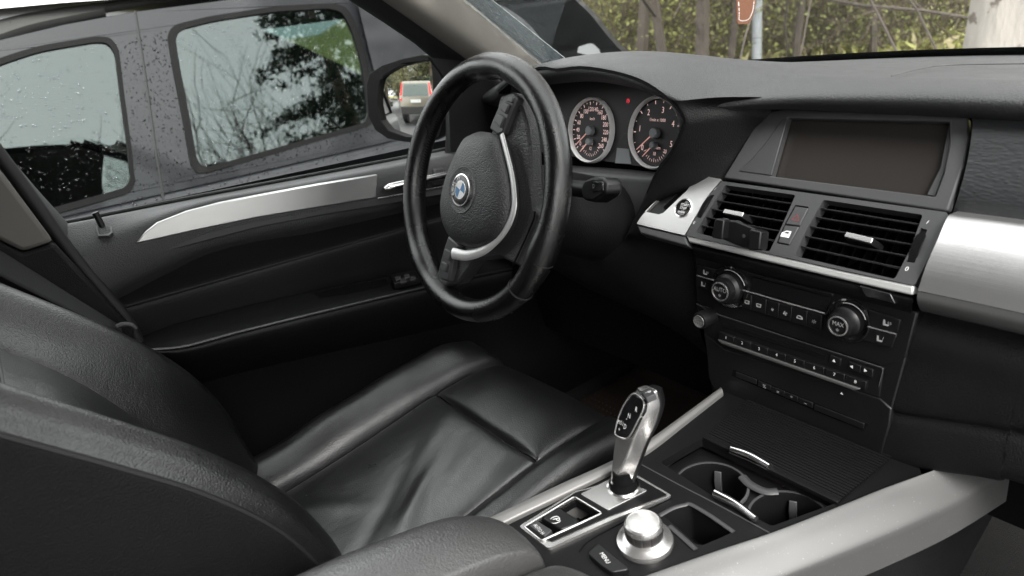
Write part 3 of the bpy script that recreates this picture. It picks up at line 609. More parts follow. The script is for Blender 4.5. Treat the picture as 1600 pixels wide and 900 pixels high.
holed('lock_symbol', FV, [(c[0]-.0062, c[1]-.004), (c[0]+.0055, c[1]-.004), (c[0]+.0055, c[1]+.005), (c[0]-.001, c[1]+.005), (c[0]-.0062, c[1]+.001)], [[(c[0]-.004, c[1]+.001), (c[0]+.003, c[1]+.001), (c[0]+.003, c[1]+.0036), (c[0]-.0005, c[1]+.0036)]], .0012, .0018, M['white'], lk)
l0, l1 = FV.px(1449, 347, .001), FV.px(1416.5, 420, .001); l2, l3 = FV.px(1117, 295, .001), FV.px(1084, 348, .001)
text([('I', *l0, .006, -.3), ('0', *l1, .0075, -.2), ('I', *l2, .006, -.5), ('0', *l3, .0065, -.2)], FV, .0004, M['white'], vent)
# silver strip below the vents and the trim with the start button
FR = Frame((.197, 0, .98), (0, -1, 0), (.25, 0, 1))
pp('silver_strip', FR, [(1071, 367.5), (1140, 383), (1200, 397), (1320, 424.5), (1428, 447), (1426, 462), (1320, 438), (1200, 409.5), (1140, 394.5), (1076, 379)], -.02, .002, M['strip'], vent, bevel=.0025)
st = thing('start_button_trim', 'brushed metal dashboard trim with black key slot and round start button', 'trim panel', (.23, .18, 1.0))
slot = [(1008, 331), (1035, 304), (1058, 284), (1078, 281.5), (1082, 287), (1073, 299), (1037, 333), (1030, 335.5)]
bc = FV.px(1068, 325, .001); br = .5*abs(FV.px(1080, 325)[0]-FV.px(1056, 325)[0]); bh = .5*abs(FV.px(1068, 311)[1]-FV.px(1068, 339.5)[1])
circ = [(bc[0]+br*math.cos(a*.2618), bc[1]+bh*math.sin(a*.2618)) for a in range(24)]
holed('metal_plate', FV, f2([(1088, 273), (1128, 280.5), (1104, 309), (1086, 340), (1070, 368), (995, 350), (1003, 338), (1035, 305), (1060, 282)], .002), [f2(slot, .002), circ], -.02, .001, M['brush'], st, bevel=.001)
pp('plate_lip', FV, [(995, 351), (1070, 369), (1075, 384), (1000, 364)], -.02, -.002, M['bezel'], st, bevel=.002)
holed('slot_frame', FV, f2(slot, .002), [f2([(1034, 322), (1062, 294), (1068, 292), (1067, 297), (1042, 325), (1036, 326)], .001)], -.02, -.004, M['black'], st, bevel=.001)
pp('slot_back', FV, slot, -.03, -.021, M['matte'], st)
sbn = lathe('start_button', FV, bc[0], bc[1], [(br*.93, -.012), (br*.93, .0), (br*.82, .0012), (br*.5, .0004)], M['gloss'], st, 32, ellip=bh/br)
lathe('button_ring', FV, bc[0], bc[1], [(br*.93, -.002), (br*.95, .0028), (br*1.08, .0025), (br*1.1, -.002)], M['chrome'], st, 36, ellip=bh/br)
text([('START', bc[0], bc[1]+bh*.34, br*.42, 0, .9), ('STOP', bc[0], bc[1]-.0004, br*.42, 0, .9), ('ENGINE', bc[0], bc[1]-bh*.5, br*.30, 0, .9)], FV, .0016, M['white'], sbn)
# ------------------------------------------------------------------ climate panel, radio, switch strip
FK = Frame((.206, 0, .95), (0, -1, 0), (.06, 0, 1))
kx = lambda x, y, d=0: FK.px(x, y, d)
def rect(a, b, h):   # rectangle from px a to px b along its top edge, height h downwards
    p, q = kx(*a), kx(*b); return [(p[0], p[1]), (q[0], p[1]), (q[0], p[1]-h), (p[0], p[1]-h)]
pp('stack_panel', FK, [(1083, 397), (1435, 488), (1392, 645), (1378, 716), (1250, 671), (1114, 624), (1099, 522)], -.03, -.0032, M['black'], dash, bevel=.002)
cl = thing('climate_panel', 'black climate control panel with two silver ringed rotary knobs', 'control panel', (.21, 0, .89))
prism('fascia', FK, [kx(1084, 398), kx(1432, 489), kx(1414, 560), kx(1380, 575), kx(1116, 490), kx(1086, 472)], -.03, -.002, M['black'], cl, bevel=.002)
prism('display', FK, [kx(1176, 433), kx(1298, 466), kx(1290, 486), kx(1172, 451)], -.004, -.0005, M['gloss'], cl)
prism('display_rim', FK, rect((1168, 425), (1302, 461), .004), -.004, .0015, M['black'], cl, bevel=.001)
def kp(a, b): return [FK.P(*a, .0015), FK.P(*b, .0015)]
for a, b in (((1161, 453.5), (1289, 490)), ((1089, 430.5), (1116, 438.5)), ((1356, 510.5), (1401, 522.5))):
    tube('silver_line', kp(a, b), .0011, M['chromed'], cl, n=8)
u0 = [kx(1162, 456)[0], kx(1176, 460)[0], kx(1199, 466)[0], kx(1219, 472)[0], kx(1239, 478)[0], kx(1263, 485)[0], kx(1286, 491)[0]]
vt = kx(1200, 468)[1]
icon = ['~', '#', '*', 'x', '-', '*']
for i in range(6):
    b = prism('climate_button', FK, [(u0[i]+.0004, vt), (u0[i+1]-.0004, vt), (u0[i+1]-.0004, vt-.021), (u0[i]+.0004, vt-.021)], -.004, .0015, M['black'], cl, bevel=.0008)
    cx = .5*(u0[i]+u0[i+1]); cy = vt-.0115
    if i < 2:
        s = .0034; holed('symbol', FK, rpoly([(cx-s, cy-s*.7), (cx+s, cy-s*.7), (cx+s*1.1, cy+s*.8), (cx-s*1.1, cy+s*.8)], .001), [rpoly([(cx-s*.7, cy-s*.4), (cx+s*.7, cy-s*.4), (cx+s*.8, cy+s*.5), (cx-s*.8, cy+s*.5)], .0005)], .0014, .0018, M['grey'], b)
        text([('~~', cx, cy, .0045)], FK, .0018, M['grey'], b, 'symbol')
    elif i == 4:
        s = .0042; holed('symbol', FK, rpoly([(cx-s, cy-s*.5), (cx+s*1.2, cy-s*.5), (cx+s*1.1, cy+s*.2), (cx+s*.4, cy+s*.6), (cx-s*.5, cy+s*.6)], .001), [rpoly([(cx-s*.6, cy-s*.2), (cx+s*.8, cy-s*.2), (cx+s*.3, cy+s*.3), (cx-s*.4, cy+s*.3)], .0004)], .0014, .0018, M['grey'], b)
    else:
        V_, F_ = [], []
        for j in range(4 if i < 4 else 6):
            a = j*math.pi*2/(4 if i < 4 else 6)+.4; rr = (.0022 if i == 2 else .0034)
            k = len(V_); d_ = np.array([math.cos(a), math.sin(a)]); e_ = np.array([-d_[1], d_[0]])
            for q in ((0, 0), (.6, .38 if i < 4 else .12), (1, 0), (.6, -.38 if i < 4 else -.12)): V_.append(FK.p(*(np.array([cx, cy])+rr*(d_*q[0]+e_*q[1])), .0018))
            F_.append((k, k+1, k+2, k+3))
        mk('symbol', V_, F_, M['grey'], b, smooth=False)
def quadbtn(pxs, sym):
    b = pp('seat_button', FK, pxs, -.004, .0012, M['black'], cl, bevel=.0008)
    c = np.mean([kx(*q) for q in pxs], axis=0)+np.array([sym[0], 0])
    s = .0036
    seat = [(-1, -.9), (.7, -.9), (.9, -.3), (-.3, -.3), (-.5, 1), (-1.1, 1)]
    mk('symbol', [FK.p(c[0]+x*s, c[1]+y*s, .0016) for x, y in seat], [(0, 1, 2, 3), (0, 3, 4, 5)], M['grey'], b, smooth=False)
    text([(sym[1], c[0]+s*.9, c[1]+s*.35, .006)], FK, .0016, M['grey'], b, 'symbol')
quadbtn([(1089, 414), (1119, 422), (1117, 437), (1089, 429)], (0, 'ss')); quadbtn([(1087, 433), (1114, 441), (1113, 455), (1087, 447)], (0, '/'))
quadbtn([(1358, 484), (1407, 500), (1402, 520), (1357, 508)], (.004, 'ss')); quadbtn([(1356, 513), (1400, 525), (1392, 544), (1347, 532)], (.002, '/'))
pp('panel_edge', FK, [(1400, 501), (1408, 502), (1402, 521), (1396, 519)], -.002, .002, M['grey'], cl) if False else None
def knob(basepx, rpx, txt, capk):
    c = kx(*basepx); R = abs(kx(basepx[0]+rpx, basepx[1])[0]-c[0])
    k = lathe('rotary_knob', FK, c[0], c[1], [(R*.72, -.004), (R*.72, .008), (R*.60, .012), (R*.58, .021), (R*capk, .0225), (R*capk*.9, .0225)], M['black'], cl, 44)
    lathe('knob_well', FK, c[0], c[1], [(R*1.05, -.004), (R*1.05, .001), (R*.98, .002), (R*.93, -.001), (R*.72, -.002)], M['gloss'], k, 44)
    lathe('knob_ring', FK, c[0], c[1], [(R*capk*1.04, .019), (R*capk*1.0, .0236), (R*capk*.88, .0238), (R*capk*.86, .022)], M['chromed'], k, 44)
    arc = [FK.p(c[0]+R*.86*math.cos(a), c[1]+R*.86*math.sin(a), .0015) for a in np.linspace(math.radians(20), math.radians(110), 14)]
    tube('arc_mark', arc, .0006, M['grey'], k, n=6)
    qs = []
    for a in np.linspace(math.radians(215), math.radians(300), 11):
        d_ = np.array([math.cos(a), math.sin(a)]); e_ = np.array([-d_[1], d_[0]])*R*.025; o_ = np.array(c)
        qs.append([FK.p(*(o_+d_*R*.75-e_), .0102), FK.p(*(o_+d_*R*.98-e_), .0024), FK.p(*(o_+d_*R*.98+e_), .0024), FK.p(*(o_+d_*R*.75+e_), .0102)])
    if txt == 'AUTO': mk('scale_marks', *join_quads(qs), M['grey'], k, smooth=False)
    text([(txt, c[0], c[1]+R*.09, R*.30, 0, .85), ('*', c[0], c[1]-R*.26, R*.36)], FK, .0229, M['grey'], k)
knob((1141, 449), 29, 'AUTO', .46); knob((1325, 501), 35, 'MAX', .47)
ra = thing('radio', 'black radio with row of eight numbered preset buttons and volume knob', 'radio', (.20, 0, .83))
prism('fascia', FK, [kx(1086, 474), kx(1116, 491), kx(1380, 576), kx(1373, 622), kx(1130, 545), kx(1100, 520)], -.03, -.001, M['black'], ra, bevel=.0015)
tube('trim_line', [FK.P(*q, .0) for q in ((1088, 475), (1108, 481), (1116, 489), (1240, 530), (1378, 574), (1379, 580), (1373, 604))], .0005, M['vent'], ra, n=6)
pp('disc_slot', FK, [(1130, 505), (1290, 556), (1288, 562), (1129, 511)], -.004, .0002, M['matte'], ra)
ub = np.linspace(kx(1125, 521)[0], kx(1356, 603)[0], 9); vb = kx(1240, 561)[1]
for i in range(8):
    b = prism('preset_button', FK, [(ub[i]+.0004, vb+.0045), (ub[i+1]-.0004, vb+.0045), (ub[i+1]-.0004, vb-.006), (ub[i]+.0004, vb-.006)], -.004, .004, M['black'], ra, bevel=.0008)
    text([(str(i+1), .5*(ub[i]+ub[i+1]), vb, .0062)], FK, .0043, M['white'], b)
prism('silver_bar', FK, [(ub[0]-.001, vb-.0065), (ub[8]-.006, vb-.0065), (ub[8]-.012, vb-.0115), (ub[0]+.006, vb-.0115)], -.002, .006, M['satin'], ra, bevel=.0015)
def small(pxs, s, c, sz):
    b = pp('small_button', FK, pxs, -.004, .002, M['black'], ra, bevel=.0008); q = kx(*c, .0022)
    V_ = [FK.p(q[0]+sz*math.cos(a+s), q[1]+sz*math.sin(a+s), .0023) for a in (0, 2.09, 4.19)]; mk('symbol', V_, [(0, 1, 2)], M['white'], b, smooth=False)
small([(1297, 555), (1314, 561), (1312, 572), (1295, 566)], math.pi/2, (1303, 564), .0026)
small([(1326, 565), (1345, 572), (1344, 583), (1325, 577)], math.pi, (1331, 573), .0026); small([(1346, 572), (1364, 578), (1363, 590), (1345, 584)], 0, (1352, 579), .0026)
v = kx(1110, 494); vk = lathe('volume_knob', FK, v[0], v[1], [(.0125, -.004), (.0125, .022), (.0115, .0255), (.009, .026), (.0085, .0245)], M['black'], ra, 32)
lathe('knob_ring', FK, v[0], v[1], [(.0092, .025), (.0088, .0268), (.0075, .0262)], M['chromed'], vk, 32)
sw = thing('switch_strip', 'lower black strip with four small pictogram switches below the radio', 'switch panel', (.20, 0, .78))
prism('cover', FK, [kx(1100, 521), kx(1130, 546), kx(1373, 623), kx(1392, 640), kx(1388, 668), kx(1375, 712), kx(1250, 668), kx(1118, 622), kx(1105, 590)], -.03, -.002, M['black'], sw, bevel=.002)
pp('slot', FK, [(1146, 577), (1358, 663), (1350, 674), (1143, 587)], -.003, -.0012, M['matte'], sw)
for a, b in (((1150, 581), (1182, 594)), ((1185, 595), (1205, 603)), ((1206, 604), (1226, 612)), ((1227, 612.5), (1247, 621)), ((1248, 621), (1270, 630)), ((1273, 632), (1350, 664))):
    bb = prism('switch', FK, rect(a, b, .0075), -.003, .0006, M['black'], sw, bevel=.0006)
    c = kx(.5*(a[0]+b[0]), .5*(a[1]+b[1])+4)
    if b[0]-a[0] < 25: text([('%' if a[0] == 1185 else '=' if a[0] == 1206 else '*' if a[0] == 1227 else '~', c[0], c[1]-.0005, .008)], FK, .0008, M['grey'], bb, 'symbol')
c = kx(1315, 615); mk('release_mark', [FK.p(c[0]-.002, c[1]-.001, .0), FK.p(c[0]+.002, c[1]-.001, .0), FK.p(c[0], c[1]+.002, .0)], [(0, 1, 2)], M['white'], sw)
# ------------------------------------------------------------------ phone holder clipped in the left vent
ph = thing('phone_holder', 'black plastic phone clamp clipped onto the left centre vent', 'phone holder', (.18, .09, 1.0))
FP = Frame(FV.P(1155, 370, .028), FV.P(1200, 384, .028)-FV.P(1125, 362, .028), (.25, 0, 1))
pp('back_plate', FP, [(1129, 343), (1150, 345), (1190, 362), (1188, 392), (1160, 387), (1128, 374)], -.008, .0, M['black'], ph, bevel=.002)
pp('jaw', FP, [(1116, 343), (1120, 341), (1131, 344), (1128, 374), (1124, 374), (1111, 371)], -.006, .012, M['black'], ph, bevel=.002)
pp('jaw', FP, [(1170, 359), (1175, 358), (1189, 362), (1186, 391), (1168, 391)], -.006, .012, M['black'], ph, bevel=.002)
tube('clip', [FP.p(0, 0, -.006), FV.P(1155, 366, -.01)], .008, M['black'], ph, n=10)
c = FP.px(1162, 369, .0006); lathe('emblem_ring', FP, c[0], c[1], [(.0026, .0), (.0026, .0006), (.0018, .0006)], M['vent'], ph, 20)
# ------------------------------------------------------------------ centre console
FO = Frame((-.05, 0, .75), (0, -1, 0), (1, 0, .06))
con = thing('centre_console', 'black centre console with silver side rails, cup holders and ribbed sliding lid', 'centre console', (0, 0, .40))
ox = lambda x, y, d=0: FO.px(x, y, d)
lin = [(800, 809), (880, 771), (956, 734), (1015, 702), (1072, 658), (1131, 612)]
rin = [(1009, 899), (1120, 860), (1213, 829), (1320, 787), (1385, 761), (1440, 741)]
tray = [(1032, 722), (1096, 686), (1200, 735), (1309, 785), (1206, 822), (1120, 779)]
pock = [(1034, 803), (1052, 794), (1070, 789), (1080, 788.5), (1110, 806), (1146, 831), (1122, 842), (1098, 852), (1086, 850), (1060, 826)]
brk = [(819, 823), (898, 776), (941, 802), (846, 845)]
plate = [(811, 822), (898, 768), (995, 742), (1050, 774), (957, 812), (857, 857)]
out = [ox(*q) for q in lin]+[np.array([-.13, .32]), np.array([.13, .32])]+[ox(*q) for q in rin[::-1]]+[np.array([.05, -.45]), np.array([-.125, -.45])]
holed('top_panel', FO, out, [rpoly([ox(*q) for q in tray], .004), rpoly([ox(*q) for q in pock], .006), rpoly([ox(*q, .004) for q in brk], .003)], -.012, .0, M['cons'], con, bevel=.001)
def rail(name, A, B, dA, dB, material):
    pa_ = np.array([FO.P(*q, dA) for q in A]); pb_ = np.array([FO.P(*q, dB) for q in B]); n_ = FO.n
    L_ = lambda t, d: list(pa_*(1-t)+pb_*t+n_*d)
    rows = [L_(0, -.035), L_(0, -.012), L_(0, -.003), L_(.04, .0), L_(.25, .0012), L_(.5, .0020), L_(.75, .0014), L_(.95, -.0005), L_(1, -.005), L_(1, -.018), L_(1, -.05)]
    return surf(name, rows, material, con, 44, 50)
lo = [(700, 838), (786, 798), (870, 758), (950, 722), (1008, 690), (1066, 649), (1126, 605)]
li = [(715, 853), (801, 810), (881, 772), (957, 735), (1015, 702), (1071, 659), (1130, 613)]
rail('side_rail', lo[::-1], li[::-1], .008, .006, M['satin_lit'])
ri = [(900, 938), (1009, 898), (1120, 859), (1213, 828), (1320, 786), (1385, 760), (1470, 730)]
ro = [(1030, 978), (1140, 934), (1250, 890), (1367, 842), (1460, 801), (1515, 772), (1580, 732)]
rail('side_rail', ri, ro, .006, -.022, M['satin'])
surf('side_wall', [[FO.P(*q, -.03)+np.array([0, .003, 0]) for q in ro], [FO.P(*q, -.10)+np.array([0, -.0, -.03]) for q in ro], [(x, -.17, .40) for x in np.linspace(-.35, .35, 7)]], M['dashb'], con, 12, 24)
surf('side_wall', [[FO.P(*q, .0)+np.array([0, -.003, 0]) for q in lo], [FO.P(*q, .0)+np.array([0, .01, -.10]) for q in lo], [(x, .15, .40) for x in np.linspace(-.35, .35, 7)]], M['dashb'], con, 12, 24)
# cup holder tray
ci = [((.0+FO.px(1110, 744)[0]), FO.px(1110, 744)[1]), (FO.px(1232, 793)[0], FO.px(1232, 793)[1])]
CRr = .0435
tr_ = rpoly([ox(*q) for q in [(1020, 724), (1096, 680), (1200, 730), (1322, 786), (1206, 830), (1120, 785)]], .004)
holed('cup_tray', FO, tr_, [[(c[0]+CRr*math.cos(a), c[1]+CRr*math.sin(a)) for a in np.linspace(0, 2*math.pi, 40)[:-1]] for c in ci], -.030, -.020, M['black'], con)
for c in ci:
    loops = [[FO.p(c[0]+r*math.cos(a), c[1]+r*math.sin(a), d) for a in np.linspace(0, 2*math.pi, 41)[:-1]] for r, d in ((.0455, -.026), (.0455, -.016), (.0425, -.015), (.0405, -.018), (.039, -.072), (.03, -.075))]
    cup = loft('cup_holder', loops, M['matte'], con, cap0=False, cap1=True)
    loft('cup_rim', [[FO.p(c[0]+r*math.cos(a), c[1]+r*math.sin(a), d) for a in np.linspace(0, 2*math.pi, 41)[:-1]] for r, d in ((.0458, -.018), (.0458, -.0146), (.0430, -.0142), (.0422, -.0172))], M['bezel'], cup, cap0=False, cap1=False)
    for a in (2.0, 4.4, 5.9):
        p = np.array([c[0]+.0375*math.cos(a), c[1]+.0375*math.sin(a)]); t_ = np.array([-math.sin(a), math.cos(a)])*.0045; r_ = -np.array([math.cos(a), math.sin(a)])*.006
        loft('cup_clip', [[FO.p(*(p+s*t_+k*r_), d) for s, k in ((-1, 0), (1, 0), (1, kk), (-1, kk))] for d, kk in ((-.055, .4), (-.035, 1), (-.022, .3))], M['bezel'], cup, bevel=.001)
tube('tray_bridge', [FO.P(*q, -.013) for q in ((1160, 745), (1172, 757), (1195, 768), (1215, 768))], lambda t: .006, M['vent'], con, k=12, flat=.5)
loft('pocket', [[FO.p(*(np.mean([ox(*q) for q in pock], axis=0)+(p-np.mean([ox(*q) for q in pock], axis=0))*s), d) for p in rpoly([ox(*q) for q in pock], .006)] for s, d in ((1.0, -.004), (.96, -.012), (.86, -.05))], M['black'], con, cap0=False)
tube('pocket_rim', [FO.P(*q, .001) for q in [(1030, 806)]+pock[1:6]], .0028, M['vent'], con, k=24, flat=.6)
tube('tray_edge', [FO.P(*q, .0005) for q in ((995, 722), (1062, 758), (1120, 788), (1203, 833))], .0008, M['bezel'], con, n=6, k=12)
for q in (((1142, 702), (1172, 713), (1203, 730)), ((1117, 771), (1150, 788), (1181, 811))):
    tube('pull_bar', [FO.P(*p, .006) for p in q], lambda t: .0055+.0012*math.sin(math.pi*t) if q[0][0] > 1130 else .006-.002*t, M['chrome'], con, k=14, n=12)
# ribbed sliding lid
pa, pb = ox(1102, 684), ox(1313, 785)
vv = .5*(pa[1]+pb[1]); uL, uR = pa[0], pb[0]
V_, F_ = [], []
for i in range(38):
    v0_ = vv+.002+i*.0048; L0 = uL-.012*i/38; R0 = uR+.010*i/38; b = len(V_); dz = .0035*(i/38)*10*.3
    for (v_, d) in ((v0_, .0), (v0_+.0006, .0022), (v0_+.0036, .0024), (v0_+.0042, .0)): V_ += [FO.p(L0, v_, d+.0015), FO.p(R0, v_, d+.0015)]
    for k in range(3): F_.append((b+2*k, b+2*k+1, b+2*k+3, b+2*k+2))
mk('sliding_lid', V_, F_, M['cons'], con, sharp=20)
prism('lid_edge', FO, [(uL, vv-.006), (uR, vv-.006), (uR, vv+.002), (uL, vv+.002)], -.002, .0045, M['cons'], con, bevel=.001)
# shift plate with parking brake switch
holed('shift_plate', FO, rpoly([ox(*q, .004) for q in plate], .004), [rpoly([ox(*q, .004) for q in brk], .003)], -.004, .004, M['chromed'], con)
holed('shift_plate_inlay', FO, rpoly([ox(*q, .0052) for q in ((824, 819), (900, 769), (994, 745), (1043, 773), (952, 806), (862, 846))], .003), [rpoly([ox(*q, .0052) for q in brk], .003)], .003, .0052, M['cons'], con)
holed('lever_plate', FO, rpoly([ox(*q, .0065) for q in ((907, 772), (958, 746), (1012, 766), (950, 797))], .003), [], .003, .0068, M['chromed'], con, bevel=.001)
tube('brake_frame', [FO.p(*q, .0052) for q in rpoly([ox(*q, .0052) for q in brk], .004, 5)], .0013, M['chromed'], con, n=8, closed=True)
pp('switch_recess', FO, brk, -.04, -.03, M['matte'], con, at=.004)
bs = pp('brake_switch', FO, [(845, 808), (872, 792), (905, 812), (898, 820), (876, 827)], -.02, .004, M['black'], con, bevel=.002)
c = ox(869, 812, .0042)
text([('(P)', c[0], c[1], .012, -.45)], FO, .0043, M['white'], bs)
hb_ = pp('hold_button', FO, [(823, 823), (838, 812), (863, 828), (846, 842)], -.02, .004, M['vent'], con, bevel=.0015)
c = ox(842, 827, .0042)
text([('AUTO H', c[0], c[1], .0062, -.15, .85)], FO, .0043, M['white'], hb_)
mb = pp('menu_button', FO, [(918, 864), (935, 848), (984, 889), (955, 894), (940, 884)], -.004, .007, M['black'], con, bevel=.0025, r=.004)
c = ox(945, 872, .0072)
text([('MENU', c[0], c[1], .0070, -.28, .9)], FO, .0074, M['white'], mb)
tube('panel_joint', [FO.P(*q, .0004) for q in ((905, 862), (925, 842), (1005, 800), (1050, 778))], .0008, M['matte'], con, n=6, k=14)
for q0, q1 in (((1047, 822), (1087, 858)),): tube('ridge', [FO.P(*q0, .0015), FO.P(*q1, .0015)], .003, M['vent'], con, n=8, flat=.5)
# ------------------------------------------------------------------ rotary controller
rc = thing('rotary_controller', 'round silver control knob standing on the console beside the menu button', 'knob', FO.P(1008, 848))
c = ox(1008, 848); Rk = .5*np.linalg.norm(ox(964, 842, .004)-ox(1053, 852, .004))
lathe('base_ring', FO, c[0], c[1], [(Rk*.98, .0), (Rk, .004), (Rk*.98, .0065), (Rk*.80, .0095), (Rk*.70, .0125), (Rk*.6, .013)], M['chromed'], rc, 64)
loops = []
for r, d in ((.66, .012), (.675, .0145), (.675, .0235), (.65, .0255)):
    loops.append([FO.p(c[0]+Rk*(r-(.025 if j % 9 == 0 and .012 < d < .025 else 0))*math.cos(2*math.pi*j/126), c[1]+Rk*(r-(.025 if j % 9 == 0 and .012 < d < .025 else 0))*math.sin(2*math.pi*j/126), d) for j in range(126)])
loft('grip_ring', loops, M['dchrome'], rc, sharp=25)
lathe('top_cap', FO, c[0], c[1], [(Rk*.67, .0240), (Rk*.675, .0262), (Rk*.63, .0300), (Rk*.57, .0315), (Rk*.545, .0315), (Rk*.53, .0305), (Rk*.52, .0310), (Rk*.3, .0318)], M['chromed'], rc, 64, sharp=25)
# ------------------------------------------------------------------ gear selector
gs = thing('gear_selector', 'silver gear lever with black face rising from the console', 'gear lever', FO.P(975, 766))
Lp = [(994, 609), (977, 630), (965, 658), (960, 690), (956, 722), (953, 752), (957, 757)]
Gp = [(1012, 622), (1011, 638), (1001, 664), (986, 695), (972, 727), (958, 757), (961, 759)]
Sp = [(1029, 613), (1033, 634), (1025, 664), (1010, 695), (998, 727), (988, 755), (984, 758)]
Ly = [.060, .066, .068, .067, .066, .064, .062]; Gy = [.028, .026, .028, .034, .044, .058, .058]; Sy = [.024, .022, .024, .028, .034, .042, .044]
lp, gp_, sp_ = [[ay(*q, y) for q, y in zip(A, B)] for A, B in ((Lp, Ly), (Gp, Gy), (Sp, Sy))]
bp_ = [np.array([s[0], l[1]-.002, s[2]]) for s, l in zip(sp_, lp)]
bp_[0] = ay(1010, 604.5, .05)
loops = [rpoly([l, g, s, b], .0035, 3) for l, g, s, b in zip(lp, gp_, sp_, bp_)]
L4 = cr(np.array(loops), 26)
cen = np.mean(L4[0], axis=0)
L4 = [list(cen+np.array([0, 0, .0034])+(q-cen)*.84 for q in L4[0]), list(cen+np.array([0, 0, .0030])+(q-cen)*.92 for q in L4[0]), list(cen+np.array([0, 0, .0018])+(q-cen)*.975 for q in L4[0])]+list(L4)
loft('grip', L4[::-1], M['chromed'], gs, sharp=28)
# black front half
loops = [rpoly([s+np.array([-.002, -.0012, 0]), s+np.array([.011, .002, 0]), b+np.array([.011, -.002, 0]), b+np.array([-.002, .001, 0])], .005, 3) for s, b in zip(sp_, bp_)]
loft('grip_front', list(cr(np.array(loops), 22))[::-1], M['black'], gs, sharp=50)
o_ = .25*(lp[1]+gp_[1]+lp[3]+gp_[3])
FG = Frame(o_, gp_[2]-lp[2], lp[1]+gp_[1]-lp[3]-gp_[3])
fo = [(989, 615), (1003, 623), (1006, 632), (1004, 642), (996, 659), (984, 681), (976, 685.5), (967, 683), (961, 678), (963, 665), (968, 648), (976, 631)]
dd = .006
fa = pp('face', FG, fo, -.004, dd, M['gloss'], gs, bevel=.001)
tube('face_frame', [FG.P(*q, dd) for q in fo], .0011, M['chromed'], gs, n=8, closed=True, k=40)
its = []
for s, q in (('R', (994, 640)), ('N', (983, 650)), ('D', (976.5, 667)), ('M/S', (968, 660)), ('+', (967.5, 671)), ('I', (973, 663)), ('-', (979, 654))):
    p = FG.px(*q, dd+.0005); its.append((s, p[0], p[1], .0085 if s in 'RND' else .007, -.12, .8))
text(its, FG, dd+.0005, M['white'], fa)
FT = Frame(cen+np.array([0, 0, .0034]), gp_[0]-lp[0], sp_[0]-gp_[0])
pb_ = pp('park_button', FT, [(1001, 610.5), (1017, 605.5), (1024, 615), (1009, 621.5)], -.006, .0016, M['vent'], gs, bevel=.001)
p = FT.px(1012.5, 613, .0018); text([('P', p[0], p[1], .010)], FT, .0019, M['white'], pb_)
cb = FO.px(975, 766)
lathe('boot', FO, cb[0], cb[1], [(.0175, .004), (.0170, .0085), (.0135, .012), (.0125, .016), (.0135, .018), (.012, .022), (.011, .03)], M['matte'], gs, 32)
lathe('boot_ring', FO, cb[0], cb[1], [(.0205, .005), (.0205, .0078), (.0185, .0085), (.0175, .006)], M['chrome'], gs, 36)
# ------------------------------------------------------------------ centre armrest
ar = thing('console_box', 'padded black leather armrest with two lids in the foreground', 'armrest', (-.4, -.02, .62))
def lid(y1, y0, xf, zc, corner):
    xs = [(-.66, .012), (-.5, .010), (-.42, .004), (-.35, -.008), (-.29, -.022), (xf-.03, -.036), (xf-.010, -.050), (xf-.001, -.070), (xf, -.10)]
    rows = []
    for k, (x, dz) in enumerate(xs):
        nar = max(0, (k-4)/4)**2*.020
        ys_ = [y1-nar*corner, y1-.002-nar*corner, y1-.014-nar*corner, .5*(y0+y1), y0+.012, y0+.002, y0]
        zz = [-.09, -.028, -.009, 0, -.004, -.016, -.08]
        rows.append([(x+(.004 if 2 < j < 5 and k > 4 else 0), y, zc+dz+z) for j, (y, z) in enumerate(zip(ys_, zz))])
    return rows
surf('armrest_lid', lid(.090, -.012, -.228, .868, 1), M['armrest'], ar, 44, 40, flip=True)
surf('armrest_lid', lid(-.014, -.118, -.205, .852, .3), M['armrest'], ar, 44, 40, flip=True)
loft('armrest_box', [[(-.66, .085, .50), (-.235, .085, .50), (-.235, -.11, .50), (-.66, -.11, .50)], [(-.66, .085, .80), (-.245, .085, .765), (-.225, -.11, .755), (-.66, -.11, .80)]][::1], M['dashb'], ar, bevel=.004)
# ------------------------------------------------------------------ driver's seat
seat = thing('driver_seat', 'black leather driver\'s seat with worn creased cushion', 'car seat', (-.15, .37, .38))
def sz(x): # cushion height along x
    return np.interp(x, [-.45, -.36, -.2, -.04, .06, .12], [.640, .645, .668, .697, .702, .69])
def wr(u, v, p):
    x, y = p[0], p[1]; d = 0.
    for (cx, cy, ang, ln, wd, am) in ((-.20, .33, .55, .10, .012, .0055), (-.23, .30, .75, .07, .010, .005), (-.26, .34, .6, .09, .012, -.0045), (-.14, .40, .5, .10, .018, .004), (-.30, .42, -.9, .06, .012, .004), (-.10, .30, .3, .07, .016, -.003)):
        a = (x-cx)*math.cos(ang)+(y-cy)*math.sin(ang); b = -(x-cx)*math.sin(ang)+(y-cy)*math.cos(ang)
        d += am*math.exp(-(a/ln)**2-(b/wd)**2)
    return np.array([0, 0, d*.65])
yl, yr = .528, .238
def crow(x, pad, edge): return [(x, yl, sz(x)-edge), (x, yl-.012, sz(x)+pad*.35), (x, .45, sz(x)+pad), (x, .37, sz(x)+pad*.9), (x, .30, sz(x)+pad), (x, yr+.012, sz(x)+pad*.35), (x, yr, sz(x)-edge)]
surf('cushion', [crow(-.47, -.01, .02), crow(-.40, .0, .012), crow(-.30, .006, .010), crow(-.20, .008, .010), crow(-.10, .010, .010), crow(-.055, .006, .010), crow(-.044, -.008, .014)], M['leather'], seat, 60, 60, disp=wr, flip=True)
fr = [crow(-.042, -.008, .014), crow(-.030, .006, .010), crow(.02, .012, .008), crow(.07, .010, .008)]
